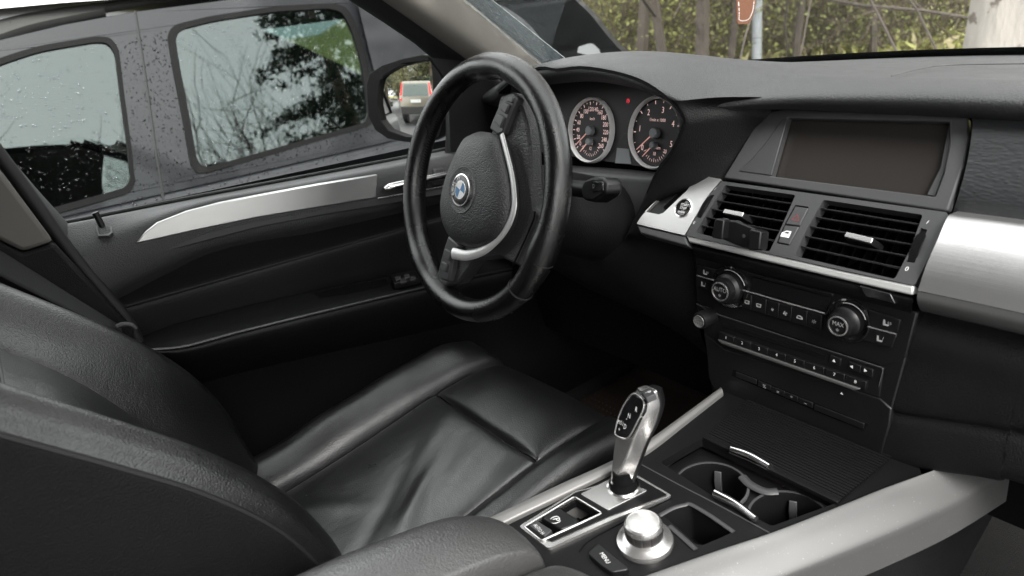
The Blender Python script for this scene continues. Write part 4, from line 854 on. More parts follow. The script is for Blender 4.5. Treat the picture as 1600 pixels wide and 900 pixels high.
for dx, dz in ((.110, -.012), (.135, -.05), (.135, -.13)): fr.append([(dx, yl, .70+dz-.01), (dx, yl-.012, .70+dz), (dx+.006, .45, .70+dz), (dx+.008, .37, .70+dz), (dx+.006, .30, .70+dz), (dx, yr+.012, .70+dz), (dx, yr, .70+dz-.01)])
surf('cushion_front', fr, M['leather2'], seat, 36, 40, flip=True)
def bol(sgn, y0, yc, yo, xs_):
    rows = []
    for (x, h, w_) in xs_:
        b = sz(x) if x < .1 else .70-(x-.1)*1.2
        rows.append([(x, y0, b-.012), (x, y0+sgn*.008, b+.004+h*.2), (x, y0+sgn*.5*(yc-y0)*sgn, b+h*.72), (x, yc, b+h), (x, yc+sgn*.03*w_, b+h*.72), (x, yo, b-.06), (x, yo-sgn*.005, b-.16)])
    return rows
def wr2(u, v, p): return np.array([0, 0, .0025*math.sin(p[0]*38+p[1]*22)*math.sin(p[0]*9+1)])
xsb = [(-.46, .030, 1), (-.38, .036, 1), (-.25, .042, 1), (-.10, .044, 1), (.0, .040, 1), (.06, .030, 1), (.10, .012, 1), (.125, -.03, 1)]
surf('cushion_bolster', bol(1, .530, .585, .655, xsb), M['leather2'], seat, 44, 30, disp=wr2)
surf('cushion_bolster', bol(-1, .236, .190, .142, [(x, h*.8, w_) for x, h, w_ in xsb]), M['leather2'], seat, 44, 30, disp=wr2, flip=True)
# backrest
prof = [(-.350, .66), (-.362, .72), (-.378, .80), (-.412, .88), (-.465, .955), (-.522, 1.017), (-.58, 1.076), (-.68, 1.18), (-.76, 1.28)]
cprof = [(-.455, .62), (-.46, .70), (-.470, .79), (-.497, .87), (-.532, .935), (-.568, .985), (-.605, 1.025), (-.70, 1.13), (-.78, 1.24)]
def nrm(i):
    a, b = np.array(prof[max(0, i-1)]), np.array(prof[min(len(prof)-1, i+1)]); t = (b-a)/np.linalg.norm(b-a); return np.array([t[1], -t[0]])*1
rows = []
for i, (q, c_) in enumerate(zip(prof, cprof)):
    n_ = nrm(i); q = np.array(q); c_ = np.array(c_); k = min(1, .35+i*.25)
    P_ = lambda xz, y: (xz[0], y, xz[1])
    rows.append([P_(c_-n_*.01, .497), P_(c_+n_*.006, .505), P_(c_+(q-c_)*.55, .53), P_(q-n_*.008*0, .575), P_(q-n_*.012, .615), P_(q-n_*.05, .648), P_(q-n_*.12, .655)])
surf('backrest_bolster', rows, M['leather2'], seat, 50, 34)
rows = []
for i, (q, c_) in enumerate(zip(prof, cprof)):
    n_ = nrm(i); q = np.array(q)+np.array([.0, .0]); c_ = np.array(c_)
    rows.append([P_(c_-n_*.01, .262), P_(c_+n_*.006, .255), P_(c_+(q-c_)*.55, .235), P_(q+n_*0, .195), P_(q-n_*.006, .170), P_(q-n_*.018, .158), P_(q-n_*.024, .152)])
surf('backrest_bolster', rows, M['leather2'], seat, 50, 34, flip=True)
tube('piping', [P_(np.array(q)-nrm(i)*.026, .153) for i, q in enumerate(prof)], .0035, M['rubber'], seat, k=40, n=8)
surf('backrest_cushion', [[P_(np.array(c_)-nrm(i)*.012, .498), P_(np.array(c_)+nrm(i)*.004, .48), P_(np.array(c_)+nrm(i)*.012, .38), P_(np.array(c_)+nrm(i)*.004, .28), P_(np.array(c_)-nrm(i)*.012, .261)] for i, c_ in enumerate(cprof)], M['leather'], seat, 40, 30)
tube('seam', [P_(np.array(cprof[6])+np.array([.004, .018]), y) for y in (.495, .45, .38, .30, .265)], .0022, M['vent'], seat, k=14, n=8)
# side shell of the backrest
back = [np.array(q)-nrm(i)*.024 for i, q in enumerate(prof)]
edge = [P_(q, .152) for q in back]
mid = [(q[0]-.10, .146, q[1]-.055) for q in back]; far = [(q[0]-.24, .150, q[1]-.12) for q in back]
surf('backrest_side', [edge, [(a[0]-.012, .149, a[2]-.008) for a in edge], mid, far], M['dashb'], seat, 16, 40)
tube('side_seam', [(q[0]-.125, .1455, q[1]-.068) for q in back], .0016, M['leather2'], seat, k=30, n=6)
surf('seat_base', [[(-.5, .15, .60), (.10, .15, .60)], [(-.5, .16, .38), (.08, .16, .38)]], M['dashb'], seat, 4, 4)
surf('seat_base', [[(-.5, .65, .60), (.10, .65, .60)], [(-.5, .64, .38), (.08, .64, .38)]], M['dashb'], seat, 4, 4)
surf('seat_front', [[(.128, .15, .60), (.128, .65, .60)], [(.10, .16, .38), (.10, .64, .38)]], M['dashb'], seat, 4, 4)
surf('backrest_rear', [[(q[0]-.24, .150, q[1]-.12) for q in back], [(q[0]-.26, .40, q[1]-.13) for q in back], [(q[0]-.24, .65, q[1]-.12) for q in back]], M['dashb'], seat, 10, 20)
# ------------------------------------------------------------------ steering column and stalk
FWh = Frame((0, .37, 1.08), (0, -1, 0), (.319, 0, .948))
sc_ = thing('steering_column', 'black column shroud behind the wheel with a button-ended stalk', 'steering column', (.15, .37, .98))
def colloop(d, w_, h, dz=0): return [FWh.p(w_*math.cos(a)*(1 if abs(math.cos(a)) < .7 else .95), h*math.sin(a)+dz, d) for a in np.linspace(0, 2*math.pi, 25)[:-1]]
loft('shroud', [colloop(-.26, .085, .07, -.03), colloop(-.16, .082, .065, -.02), colloop(-.09, .075, .06, -.01), colloop(-.06, .06, .05, 0)], M['dashb'], sc_)
b0 = ax(880, 293, .115); b1 = ax(927, 297, .105)
tube('stalk', [(.13, .33, 1.05), b0, b1], lambda t: .009+.004*t, M['black'], sc_, k=12, n=14)
ux = ax(946, 290, .098)-ax(908, 300, .112)
FSt = Frame(b1+np.array([-.012, 0, .002]), ux, (.25, 0, 1))
pp('stalk_end', FSt, [(908, 290), (913, 281), (925, 276), (941, 277), (946, 284), (946, 300), (941, 306), (926, 316), (912, 313), (908, 305)], -.022, .004, M['black'], sc_, bevel=.004)
pp('stalk_button', FSt, [(924, 283), (941, 284), (942, 298), (925, 300)], .0, .0055, M['gloss'], sc_, bevel=.001)
p = FSt.px(927, 291, .006); text([('D', p[0], p[1], .008)], FSt, .0058, M['grey'], sc_, 'symbol')
# ------------------------------------------------------------------ steering wheel
wh = thing('steering_wheel', 'black leather steering wheel turned left, silver trim round its hub', 'steering wheel', (0, .37, 1.08))
n1, n2 = 128, 18; V_ = []
for i in range(n1):
    a = 2*math.pi*i/n1; ad = math.degrees(a) % 360
    bump_ = sum(math.exp(-((((ad-c+180) % 360)-180)/9.)**2) for c in (70+22, 250-22))*.0022+sum(math.exp(-((((ad-c+180) % 360)-180)/10.)**2) for c in (70, 250, -20, 340))*.0012
    rr = .0168+bump_; R0 = .1752-bump_*.6
    for j in range(n2):
        t = 2*math.pi*j/n2; V_.append(FWh.p((R0+rr*math.cos(t))*math.cos(a), (R0+rr*math.cos(t))*math.sin(a), rr*1.12*math.sin(t)))
F_ = [(i*n2+j, ((i+1) % n1)*n2+j, ((i+1) % n1)*n2+(j+1) % n2, i*n2+(j+1) % n2) for i in range(n1) for j in range(n2)]
mk('rim', V_, F_, M['rim'], wh)
st_ = []
for i in range(220):   # stitches along the inside of the rim
    a = 2*math.pi*i/220; R0 = .1752-.0166
    p = FWh.p(R0*math.cos(a), R0*math.sin(a), .0035); q = FWh.p(R0*math.cos(a+.016), R0*math.sin(a+.016), -.0015)
    k = FWh.u*math.cos(a)+FWh.v*math.sin(a); st_.append([p-k*.0008, q-k*.0008, q-k*.0008-FWh.n*.0012, p-k*.0008-FWh.n*.0012])
mk('stitching', *join_quads(st_), M['grey'], wh, smooth=False) if False else mk('stitching', *join_quads(st_), M['vent'], wh, smooth=False)
for a in (math.radians(-24), math.radians(-42)):   # leather joints
    pts = [FWh.p((.1752+.0172*math.cos(t))*math.cos(a), (.1752+.0172*math.cos(t))*math.sin(a), .0172*1.12*math.sin(t)) for t in np.linspace(0, 2*math.pi, 19)[:-1]]
    tube('joint', pts, .0011, M['rubber'], wh, n=6, closed=True)
wx = lambda x, y, d: FWh.px(x, y, d)
spk = [(781, 150), (802, 143), (812, 160), (822, 188), (828, 230), (830, 290), (835, 325), (850, 338), (853, 362), (826, 425), (806, 414), (782, 402), (742, 407), (716, 442), (690, 449), (680, 432), (696, 395), (706, 378), (768, 205)]
prism('spoke_plate', FWh, [wx(*q, .006) for q in spk], -.016, .006, M['hub'], wh, bevel=.004)
tube('spoke_groove', [FWh.P(*q, .0085) for q in ((836, 330), (833, 345), (818, 380), (802, 414))], .0014, M['matte'], wh, n=6, k=12)
hubp = [(757, 206), (776, 214), (786, 243), (795, 285), (797, 325), (787, 360), (766, 381), (737, 386), (711, 377), (697, 354), (692, 327), (696, 297), (706, 263), (726, 220), (741, 208)]
H = [wx(*q, .022) for q in hubp]; H = [np.array(q) for q in (H if area2(H) > 0 else H[::-1])]
H = list(cr(H, 60, True)); hc = wx(722, 297, .041)
loft('airbag_cover', [[FWh.p(*(hc+(q-hc)*s), d) for q in H] for s, d in ((.97, -.01), (1.0, .012), (1.0, .022), (.955, .029), (.87, .0335), (.7, .0375), (.45, .0405), (.25, .041))], M['hub'], wh, sharp=60)
tp_ = [(784, 210), (791, 237), (799, 270), (803, 300), (803, 326), (795, 350), (779, 372), (756, 391), (730, 399), (708, 396)]
rb = [FWh.P(*q, .021) for q in tp_]
tube('silver_trim', rb, lambda t: .0042+.0042*t*t, M['strip'], wh, n=12, k=60, flat=.45, up=FWh.n)
def pod(outl, btns, name):
    p_ = prism('button_pod', FWh, [wx(*q, .016) for q in outl], .0, .016, M['vent'], wh, bevel=.003)
    for b in btns: prism('wheel_button', FWh, [wx(*q, .0195) for q in b], .012, .0195, M['bezel'], p_, bevel=.0015)
pod([(764, 201), (768, 190), (781, 160), (790, 148), (801, 146), (807, 153), (798, 174), (785, 209), (776, 211)], [[(786, 159), (795, 163), (789, 178), (780, 170)], [(777, 177), (787, 183), (781, 200), (772, 189)], [(795, 150), (802, 152), (799, 161), (790, 158)]], 'a')
pod([(700, 368), (718, 384), (709, 399), (704, 425), (700, 440), (686, 436), (685, 420), (692, 392)], [[(695, 388), (705, 394), (701, 408), (693, 402)], [(690, 408), (698, 412), (695, 425), (688, 420)]], 'b')
er = .5*abs(wx(727, 271.5, .0415)[1]-wx(718, 321.5, .0415)[1])*.98
lathe('emblem_seat', FWh, hc[0], hc[1], [(er*1.55, .0385), (er*1.45, .0418), (er*1.2, .0408), (er*.9, .041)], M['hub'], wh, 40)
em = lathe('emblem', FWh, hc[0], hc[1], [(er, .040), (er, .0428), (er*.95, .0436), (er*.6, .0440)], M['rblack'], wh, 48)
lathe('emblem_rim', FWh, hc[0], hc[1], [(er*1.03, .041), (er*1.02, .0440), (er*.94, .0442), (er*.93, .0430)], M['chrome'], em, 48)
lathe('emblem_rim', FWh, hc[0], hc[1], [(er*.60, .0435), (er*.59, .0447), (er*.54, .0447), (er*.53, .0435)], M['chrome'], em, 48)
th = math.radians(70)
for k in range(4):
    a0 = th+k*math.pi/2; pts = [hc]+[hc+er*.55*np.array([math.cos(a), math.sin(a)]) for a in np.linspace(a0, a0+math.pi/2, 12)]
    prism('emblem_quarter', FWh, pts, .0435, .0445, M['rwhite' if k % 2 == 0 else 'blue'], em)
text([(s, hc[0]+er*.77*math.cos(th+math.radians(a)), hc[1]+er*.77*math.sin(th+math.radians(a)), er*.36, th+math.radians(a-90)) for s, a in (('B', 135), ('M', 90), ('W', 45))], FWh, .0446, M['rwhite'], em)
# ------------------------------------------------------------------ pedals and mats
pe = thing('accelerator_pedal', 'ribbed black accelerator pedal in the dark footwell', 'pedal', (.55, .22, .42))
p0 = np.array([.60, .26, .50])
loft('pad', [[p0+np.array(q) for q in ((-.05, -.03, -.10), (-.05, .03, -.10), (-.035, .03, -.105), (-.035, -.03, -.105))], [p0+np.array(q) for q in ((.06, -.03, .10), (.06, .03, .10), (.075, .03, .095), (.075, -.03, .095))]], M['black'], pe, bevel=.004)
for k in range(5):
    t = .15+k*.17; a = p0+np.array([-.055+.11*t, -.026, -.10+.2*t]); tube('tread', [a, a+np.array([0, .052, 0])], .004, M['rubber'], pe, n=6)
fm = thing('floor_mat', 'brown textured rubber mat beside the console in the footwell', 'floor mat', (.45, .3, .38))
mk('mat_sheet', [(.20, .17, .375), (.20, .70, .375), (.62, .70, .385), (.80, .70, .50), (.80, .17, .50), (.62, .17, .385)], [(0, 1, 2, 5), (5, 2, 3, 4)], M['mat_brown'], fm, smooth=False, solid=.006)
V_, F_ = [], []
for i in range(34):
    for j in range(40):
        x, y = .22+i*.0175, .18+j*.013+(.0065 if i % 2 else 0); z = .383 if x < .62 else .383+(x-.62)*.64
        b = len(V_); r = .005
        V_ += [(x-r, y, z+.002), (x, y-r, z+.002), (x+r, y, z+.004), (x, y+r, z+.002), (x, y, z+.006)]
        F_ += [(b, b+1, b+4), (b+1, b+2, b+4), (b+2, b+3, b+4), (b+3, b, b+4)]
tag(mk('mat_studs', V_, F_, M['mat_brown'], fm, smooth=False), kind='stuff')
# ------------------------------------------------------------------ hanging tag and the interior mirror it hangs from
tg_d = 1.02
tgp = CAM+ray(1166, 0)*.80
rm = thing('interior_mirror', 'black rear-view mirror on the windscreen above the hanging leather tag', 'mirror', tuple(tgp+np.array([.06, -.02, .16])))
mc = tgp+np.array([.06, -.02, .16])
Fm = Frame(mc, (0, -1, 0), (.1, 0, 1))
prism('housing', Fm, [(-.11, -.03), (.11, -.035), (.12, .0), (.11, .035), (-.11, .03), (-.12, 0)], -.02, .01, M['black'], rm, bevel=.006)
tube('stem', [mc, mc+np.array([.06, 0, .04])], .008, M['black'], rm)
tg = thing('leather_tag', 'small brown leather tag with white stitching hanging before the windscreen', 'tag', tuple(tgp))
Ft = Frame(tgp, RC[0]*np.array([1, 1, 0]), (0, 0, 1))
to = [(1150, -55), (1183, -55), (1181, 5), (1176, 27), (1169, 38), (1152, 38), (1151, 20)]
pp('leather', Ft, to, -.0012, .0012, M['tagl'], tg, bevel=.0004)
so = [(1153.5, -52), (1180, -52), (1178, 4), (1173.5, 24), (1167, 31.5), (1155.5, 31), (1155, 18)]
sp2 = cr([Ft.P(*q, .0014) for q in so], 150, True); qs = []
for i in range(0, 150, 3):
    a, b = sp2[i], sp2[(i+2) % 150]; k = np.cross(b-a, Ft.n); k = k/(np.linalg.norm(k)+1e-9)*.0004; qs.append([a-k, b-k, b+k, a+k])
mk('stitching', *join_quads(qs), M['rwhite'], tg, smooth=False)
tube('cord', [Ft.P(1166, -50), mc+np.array([0, 0, -.03])], .0012, M['rubber'], tg, n=6)
# ------------------------------------------------------------------ the neighbouring car
nb = thing('neighbour_car', 'wet dark grey car parked alongside, seen through the side window', 'car', (0, 2.8, 0))
NF = Frame((0, 2.0, .935), (1, 0, 0), (0, .22, .975))
nx = lambda x, y, d=0: NF.px(x, y, d)
wf = [(262, 56), (272, 40), (330, 26), (430, 11), (518, 6), (541, 12), (557, 42), (572, 92), (581, 150), (584, 182), (578, 196), (440, 236), (322, 270), (306, 270), (298, 256), (285, 182), (270, 105)]
wr_ = [(-60, 118), (0, 92), (60, 73), (150, 58), (172, 59), (184, 76), (193, 150), (204, 230), (210, 288), (200, 302), (90, 333), (-60, 374)]
top = [nx(-140, 130), nx(-60, 84), nx(0, 62), nx(100, 38), nx(210, 18), nx(400, -6), nx(520, -14), nx(600, 2), nx(660, 40), nx(740, 120)]
bo = [(1.15, -.05), (-.75, -.05)]
holed('side_body', NF, top+[np.array(b) for b in bo], [rpoly([nx(*q) for q in wf], .03), rpoly([nx(*q) for q in wr_], .03)], -.03, .0, M['paint'], nb, bevel=.004)
def ring(name, pts, s):
    P2 = rpoly([nx(*q) for q in pts], .03); c = np.mean(P2, axis=0)
    In = [c+(p-c)*s for p in P2]
    w_ = holed(name, NF, [c+(p-c)*1.006 for p in P2], [In], -.012, .005, M['npl'], nb, bevel=.003)
    prism('pane', NF, In if area2(In) > 0 else In[::-1], -.012, -.006, M['nglass'], w_)
    return w_
ring('window_frame', wf, .935); ring('window_frame', wr_, .93)
for A in (((211, 17), (218, 60), (226, 110), (236, 180), (246, 250), (258, 318)), ((590, 0), (612, 40), (640, 95), (660, 160)), ((622, 8), (660, 60), (700, 110))):
    tube('panel_gap', [NF.P(*q, .0005) for q in A], .0035, M['rubber'], nb, n=6, k=16)
pp('window_sail', NF, [(578, 70), (584, 66), (603, 105), (610, 150), (586, 160)], .0, .004, M['npl'], nb)
# shoulder and lower body
def low(x, s=0): return [(x, 2.0, .890), (x, 1.972, .868), (x, 1.945, .82), (x, 1.935, .70), (x, 1.95, .45), (x, 2.0, .25)]
surf('lower_body', [low(x) for x in (-2.2, -1.2, -.3, .5, 1.15)], M['paint'], nb, 14, 30)
tube('panel_gap', [(-.135, 1.998, .893), (-.136, 1.968, .866), (-.137, 1.942, .82), (-.138, 1.932, .70)], .0035, M['rubber'], nb, n=6, k=10)
tube('belt_line', [(x, 2.002, .893) for x in (-2.2, -1, 0, 1.15)], .006, M['rubber'], nb, n=8)
# roof, rear end, far side, dark cabin
surf('roof', [[(x, y_, z_) for x, z_ in ((-2.0, 1.30), (-1.2, 1.43), (-.3, 1.475), (.4, 1.44), (.75, 1.34))] for y_ in (2.12, 2.6, 3.2, 3.68)], M['paint'], nb, 10, 20)
surf('rear_quarter', [[(-.75, 2.0, .89), (-.75, 2.11, 1.39)], [(-1.5, 2.0, .91), (-1.5, 2.12, 1.40)], [(-2.1, 2.05, .92), (-2.0, 2.16, 1.30)], [(-2.25, 2.3, .92), (-2.1, 2.35, 1.30)]], M['paint'], nb, 14, 10)
surf('tailgate', [[(-2.22, 2.05, .3), (-2.25, 2.05, .9), (-2.05, 2.16, 1.32)], [(-2.25, 3.6, .3), (-2.28, 3.6, .9), (-2.08, 3.5, 1.32)]], M['paint'], nb, 8, 8)
surf('far_side', [[(-2.2, 3.72, .3), (1.6, 3.72, .3)], [(-2.2, 3.74, .9), (1.6, 3.74, .9)], [(-2.0, 3.66, 1.42), (.75, 3.66, 1.42)]], M['matte'], nb, 6, 6)
for x_ in (.15, -.85):
    loft('seat_back', [[(x_+a, y_+b, .75) for a, b in ((-.06, -.24), (.06, -.24), (.06, .24), (-.06, .24))] for y_ in (2.45,)]+[[(x_-.12+a, 2.45+b, 1.18) for a, b in ((-.05, -.22), (.05, -.22), (.05, .22), (-.05, .22))], [(x_-.14+a, 2.45+b, 1.33) for a, b in ((-.04, -.12), (.04, -.12), (.04, .12), (-.04, .12))]], M['dashb'], nb, bevel=.03)
# roof rail
tube('roof_rail', [NF.P(*q, -.02)+np.array([0, .05, 0]) for q in ((-170, 130), (-60, 76), (0, 53), (50, 37), (110, 24), (165, 14))], lambda t: .06-.032*t, M['npl2'], nb, k=24, flat=.8)
tube('roof_rail', [NF.P(*q, -.02)+np.array([0, .05, 0]) for q in ((150, 14), (220, 2), (360, -20), (480, -34))], .022, M['npl2'], nb, k=16, flat=.7)
# nose and bonnet seen through the windscreen
sil = [ay(*q, 2.35) for q in ((852, -12), (864, 2), (886, 22), (906, 46), (925, 68), (939, 86))]
nose = []
for y_, dx in ((2.02, -.10), (2.12, -.01), (2.5, .04), (3.0, .05), (3.5, .0), (3.7, -.12)):
    nose.append([(.70, y_+.05*(y_ < 2.1), 1.44), (1.10, y_, 1.40)]+[(q[0]+dx*1.2-.04, y_, q[2]) for q in sil]+[(sil[-1][0]+dx, y_, .80), (sil[-1][0]+dx, y_, .55), (sil[-1][0]+dx-.05, y_, .28)])
surf('bonnet', nose, M['paint'], nb, 24, 40)
surf('front_wing', [[(.70, 2.06, 1.42), (1.05, 2.03, 1.38), (1.30, 2.03, 1.33), (1.50, 2.04, 1.20), (1.60, 2.05, 1.02)], [(.70, 1.99, .88), (1.05, 1.96, .88), (1.35, 1.96, .86), (1.55, 2.0, .84), (1.64, 2.02, .82)], [(.70, 1.95, .35), (1.05, 1.95, .6), (1.35, 1.95, .6), (1.55, 1.97, .45), (1.64, 2.02, .40)]], M['paint'], nb, 16, 24)
surf('headlight', [[ay(*q, 2.06) for q in ((904, 73), (924, 68), (936, 77))], [ay(*q, 2.06) for q in ((902, 82), (922, 87), (940, 88))]], M['lcd'], nb, 6, 10)
def wheel(nm, x, y, parent):
    Fw = Frame((x, y, .33), (1, 0, 0), (0, 0, 1))
    t = lathe(nm, Fw, 0, 0, [(.33, -.18), (.335, -.02), (.31, .02), (.22, .03), (.21, .0)], M['rubber'], parent, 40)
    lathe('rim', Fw, 0, 0, [(.21, .0), (.20, .02), (.05, .03), (.04, .02)], M['satin'], t, 30)
wheel('wheel', -1.45, 1.98, nb); wheel('wheel', 1.25, 1.98, nb)
ptop = [np.array(p) for p in top]
def pip(P_, u, v):
    c_ = False
    for a, b in zip(P_, P_[-1:]+P_[:-1]):
        if (a[1] > v) != (b[1] > v) and u < (b[0]-a[0])*(v-a[1])/(b[1]-a[1])+a[0]: c_ = not c_
    return c_
wA, wB = [nx(*q) for q in wf], [nx(*q) for q in wr_]
def onglass(u, v): return pip(wA, u, v) or pip(wB, u, v)
def inbody(u, v): return -.03 < v < .46-abs(u-.2)*.12
drops('raindrop', NF, (lambda u, v: inbody(u, v) and not onglass(u, v), (-.62, .75, -.04, .45)), 2400, .0006, .0028, M['ndrop'], nb, d=.0005, flat=.4, seed=11)
drops('raindrop', NF, (onglass, (-.62, .75, -.04, .45)), 2400, .0008, .0040, M['drop'], nb, d=-.0058, flat=.45, seed=13)
NF2 = Frame((0, 1.972, .868), (1, 0, 0), (0, .45, .9))
drops('raindrop', NF2, (lambda u, v: True, (-.6, .9, -.05, .03)), 700, .0008, .0034, M['ndrop'], nb, d=.001, flat=.4, seed=12)
# ------------------------------------------------------------------ the car seen in the side mirror
def suv(name, label, loc, paint, lamps):
    t = thing(name, label, 'car', loc); X0, Y0, _ = loc
    def P3(q): return (X0+q[0], Y0+q[1], q[2])
    # front towards -x: we see its tail (rear end at +x)
    sec = [(-4.2, .45, .80, .62), (-3.2, .40, 1.00, .80), (-2.7, .38, 1.55, .70), (-1.2, .38, 1.68, .72), (-.35, .38, 1.64, .72), (0, .42, 1.05, .84)]
    W_ = .88
    loops = []
    for x, z0_, z1_, wt in sec: loops.append([P3(q) for q in ((x, -W_, z0_), (x, -W_, 1.0 if z1_ > 1.0 else z1_-.02), (x-.02, -wt, z1_), (x-.02, wt, z1_), (x, W_, 1.0 if z1_ > 1.0 else z1_-.02), (x, W_, z0_))])
    loft('body', loops, paint, t, bevel=.04)
    mk('rear_window', [P3(q) for q in ((.004, -.66, 1.08), (.004, .66, 1.08), (-.26, .62, 1.55), (-.26, -.62, 1.55))], [(0, 1, 2, 3)], M['nglass'], t)
    for s in (-1, 1):
        loft('tail_lamp', [[P3(q) for q in ((.02, s*.72, .92), (.02, s*.86, .92), (-.08, s*.88, .92), (-.08, s*.72, .92))], [P3(q) for q in ((-.24, s*.68, 1.58), (-.24, s*.74, 1.58), (-.30, s*.75, 1.58), (-.30, s*.68, 1.58))]], lamps, t, bevel=.01)
        Fw = Frame(P3((-.75, s*.86, .33)), (1, 0, 0), (0, 0, 1)); lathe('wheel', Fw, 0, 0, [(.33, -.12), (.33, .12), (.2, .13)], M['rubber'], t, 24)
        mk('side_window', [P3(q) for q in ((-2.5, s*.80, 1.08), (-.45, s*.80, 1.08), (-.55, s*.745, 1.55), (-2.2, s*.745, 1.5))], [(0, 1, 2, 3)], M['nglass'], t)
    loft('bumper', [[P3(q) for q in ((.0, -.86, .42), (.10, -.80, .42), (.10, .80, .42), (.0, .86, .42))], [P3(q) for q in ((.0, -.86, .70), (.10, -.80, .70), (.10, .80, .70), (.0, .86, .70))]], M['npl2'], t, bevel=.02)
    mk('number_plate', [P3(q) for q in ((.03, -.26, .84), (.03, .26, .84), (.03, .26, .96), (.03, -.26, .96))], [(0, 1, 2, 3)], M['white'], t)
    return t
lampred = mat('tail_lamp_red', (.55, .03, .03), .2, emit=((1, .05, .04), .12))
champ = mat('champagne_paint', (.26, .235, .19), .3, metal=.5, coat=1)
MIRDIR = t_
suv('mirrored_car', 'champagne estate car with tall red tail lamps, seen only in the side mirror', (-6.9, 2.45, 0), champ, lampred)
# ------------------------------------------------------------------ ground, posts, trees
gm = mat('rough_grass_ground', (.26, .26, .07), .95, var=.5, tint=(.19, .15, .07), bump=[('noise', 6, 1, .1)])
am = mat('wet_asphalt', (.06, .06, .062), .5, var=.3, bump=[('noise', 120, .6, .01)])
g = mk('ground', [(-120, -120, -.01), (120, -120, -.01), (120, 120, -.01), (-120, 120, -.01)], [(0, 1, 2, 3)], gm, smooth=False); tag(g, kind='structure')
g = mk('parking_surface', [(-60, -40, 0), (5.5, -40, 0), (5.5, 60, 0), (-60, 60, 0)], [(0, 1, 2, 3)], am, smooth=False); tag(g, kind='structure')
rows = [[(8+1.0*math.sin(a*3), a*4-20, 0) for a in range(14)], [(12+math.sin(a*2), a*4-20, .8) for a in range(14)], [(18, a*4-20, 2.2+.5*math.sin(a)) for a in range(14)], [(40, a*6-30, 4.5) for a in range(14)]]
o = surf('bank', rows, gm, None, 30, 60); tag(o, kind='structure')
pb0 = CAM+ray(1183, 40)*6.5
lp_ = thing('lamp_post', 'pale grey metal post beyond the windscreen behind the brown tag', 'post', (pb0[0], pb0[1], 0))
tube('shaft', [(pb0[0], pb0[1], 0), (pb0[0], pb0[1], 5.0)], lambda t: .046-.012*t, M['post'], lp_, n=18, k=8)
tube('arm', [(pb0[0], pb0[1], 4.95), (pb0[0]-.2, pb0[1], 5.25), (pb0[0]-.8, pb0[1], 5.3)], .025, M['post'], lp_, n=10, k=10)
lathe('base', Frame((pb0[0], pb0[1], 0), (1, 0, 0), (0, 1, 0)), 0, 0, [(.12, 0), (.12, .02), (.07, .05), (.06, .3), (.05, .32)], M['post'], lp_, 20)
bark = mat('brown_bark', (.14, .11, .085), .9, var=.5, bump=[('noise', 20, 1, .03, (1, 1, .25))])
bark2 = mat('dark_bark', (.10, .083, .068), .9, var=.4, bump=[('noise', 20, 1, .03, (1, 1, .25))])
pale = mat('pale_bark', (.50, .46, .41), .85, var=.28, bump=[('noise', 14, .8, .02, (1, 1, .3))], spots=(9, .60, (.20, .17, .14)))
leafs = [mat('leaf_yellow_green', (.31, .32, .10), .7), mat('leaf_green', (.22, .25, .08), .7), mat('leaf_straw', (.34, .30, .17), .8), mat('needle_dark', (.025, .045, .025), .7), mat('leaf_olive', (.26, .26, .11), .7)]
def leafmesh(name, pts, size, material, parent, seed=0, elong=2.2):
    r_ = np.random.default_rng(seed); n = len(pts)
    d = r_.normal(size=(n, 3)); d /= np.linalg.norm(d, axis=1)[:, None]; e = np.cross(d, r_.normal(size=(n, 3))); e /= np.linalg.norm(e, axis=1)[:, None]
    s = size*(.6+.8*r_.random(n))[:, None]; P_ = np.asarray(pts)
    V4 = np.stack([P_-d*s*elong*.5, P_+e*s*.5, P_+d*s*elong*.5, P_-e*s*.5], 1).reshape(-1, 3)
    return mk(name, V4, np.arange(4*n).reshape(-1, 4), material, parent, smooth=False)
def shrub(label, base, h, spread, nst, nleaf, lm, seed, name='shrub', trunk_r=.016, lsize=.017):
    r_ = np.random.default_rng(seed); base = np.array(base, float)
    t = thing(name, label, 'shrub' if name == 'shrub' else 'tree', tuple(base), 'plants in front of the parked car')
    V_, F_, pts = [], [], []
    def limb(p, d, ln, r, lev):
        k = 7; P_ = [p]
        for i in range(k): 
            d = d+r_.normal(size=3)*.16+np.array([0, 0, .04 if lev else .0]); d /= np.linalg.norm(d); P_.append(P_[-1]+d*ln/k)
        b = len(V_); m_ = 5
        for i, q in enumerate(P_):
            rr = r*(1-.75*i/k); a1 = np.cross(d, [1, .3, 0]); a1 /= np.linalg.norm(a1); a2 = np.cross(d, a1)
            for j in range(m_): V_.append(q+rr*(a1*math.cos(6.283*j/m_)+a2*math.sin(6.283*j/m_)))
        for i in range(k):
            for j in range(m_): F_.append((b+i*m_+j, b+i*m_+(j+1) % m_, b+(i+1)*m_+(j+1) % m_, b+(i+1)*m_+j))
        if lev < 2:
            for i in range(2, k+1):
                for _ in range(2 if lev else 3):
                    if r_.random() < .8:
                        nd = d+r_.normal(size=3)*.75; nd /= np.linalg.norm(nd); limb(P_[i], nd, ln*(.5+.3*r_.random()), r*.45, lev+1)
        if lev >= 1:
            for _ in range(max(1, nleaf*3)):
                i = r_.integers(1, k+1); pts.append(P_[i]+r_.normal(size=3)*.09)
    for s in range(nst):
        a = r_.random()*6.283; d = np.array([math.cos(a)*spread, math.sin(a)*spread, 1.]); d /= np.linalg.norm(d)
        limb(base+np.array([math.cos(a)*.1, math.sin(a)*.1, -.05])*(nst > 1), d, h*(.7+.4*r_.random()), trunk_r*(.7+.6*r_.random()), 0)
    mk('branches', V_, F_, bark2 if name == 'tree' else bark, t)
    if pts: leafmesh('leaves', pts, lsize, lm, t, seed, 1.8)
    return t
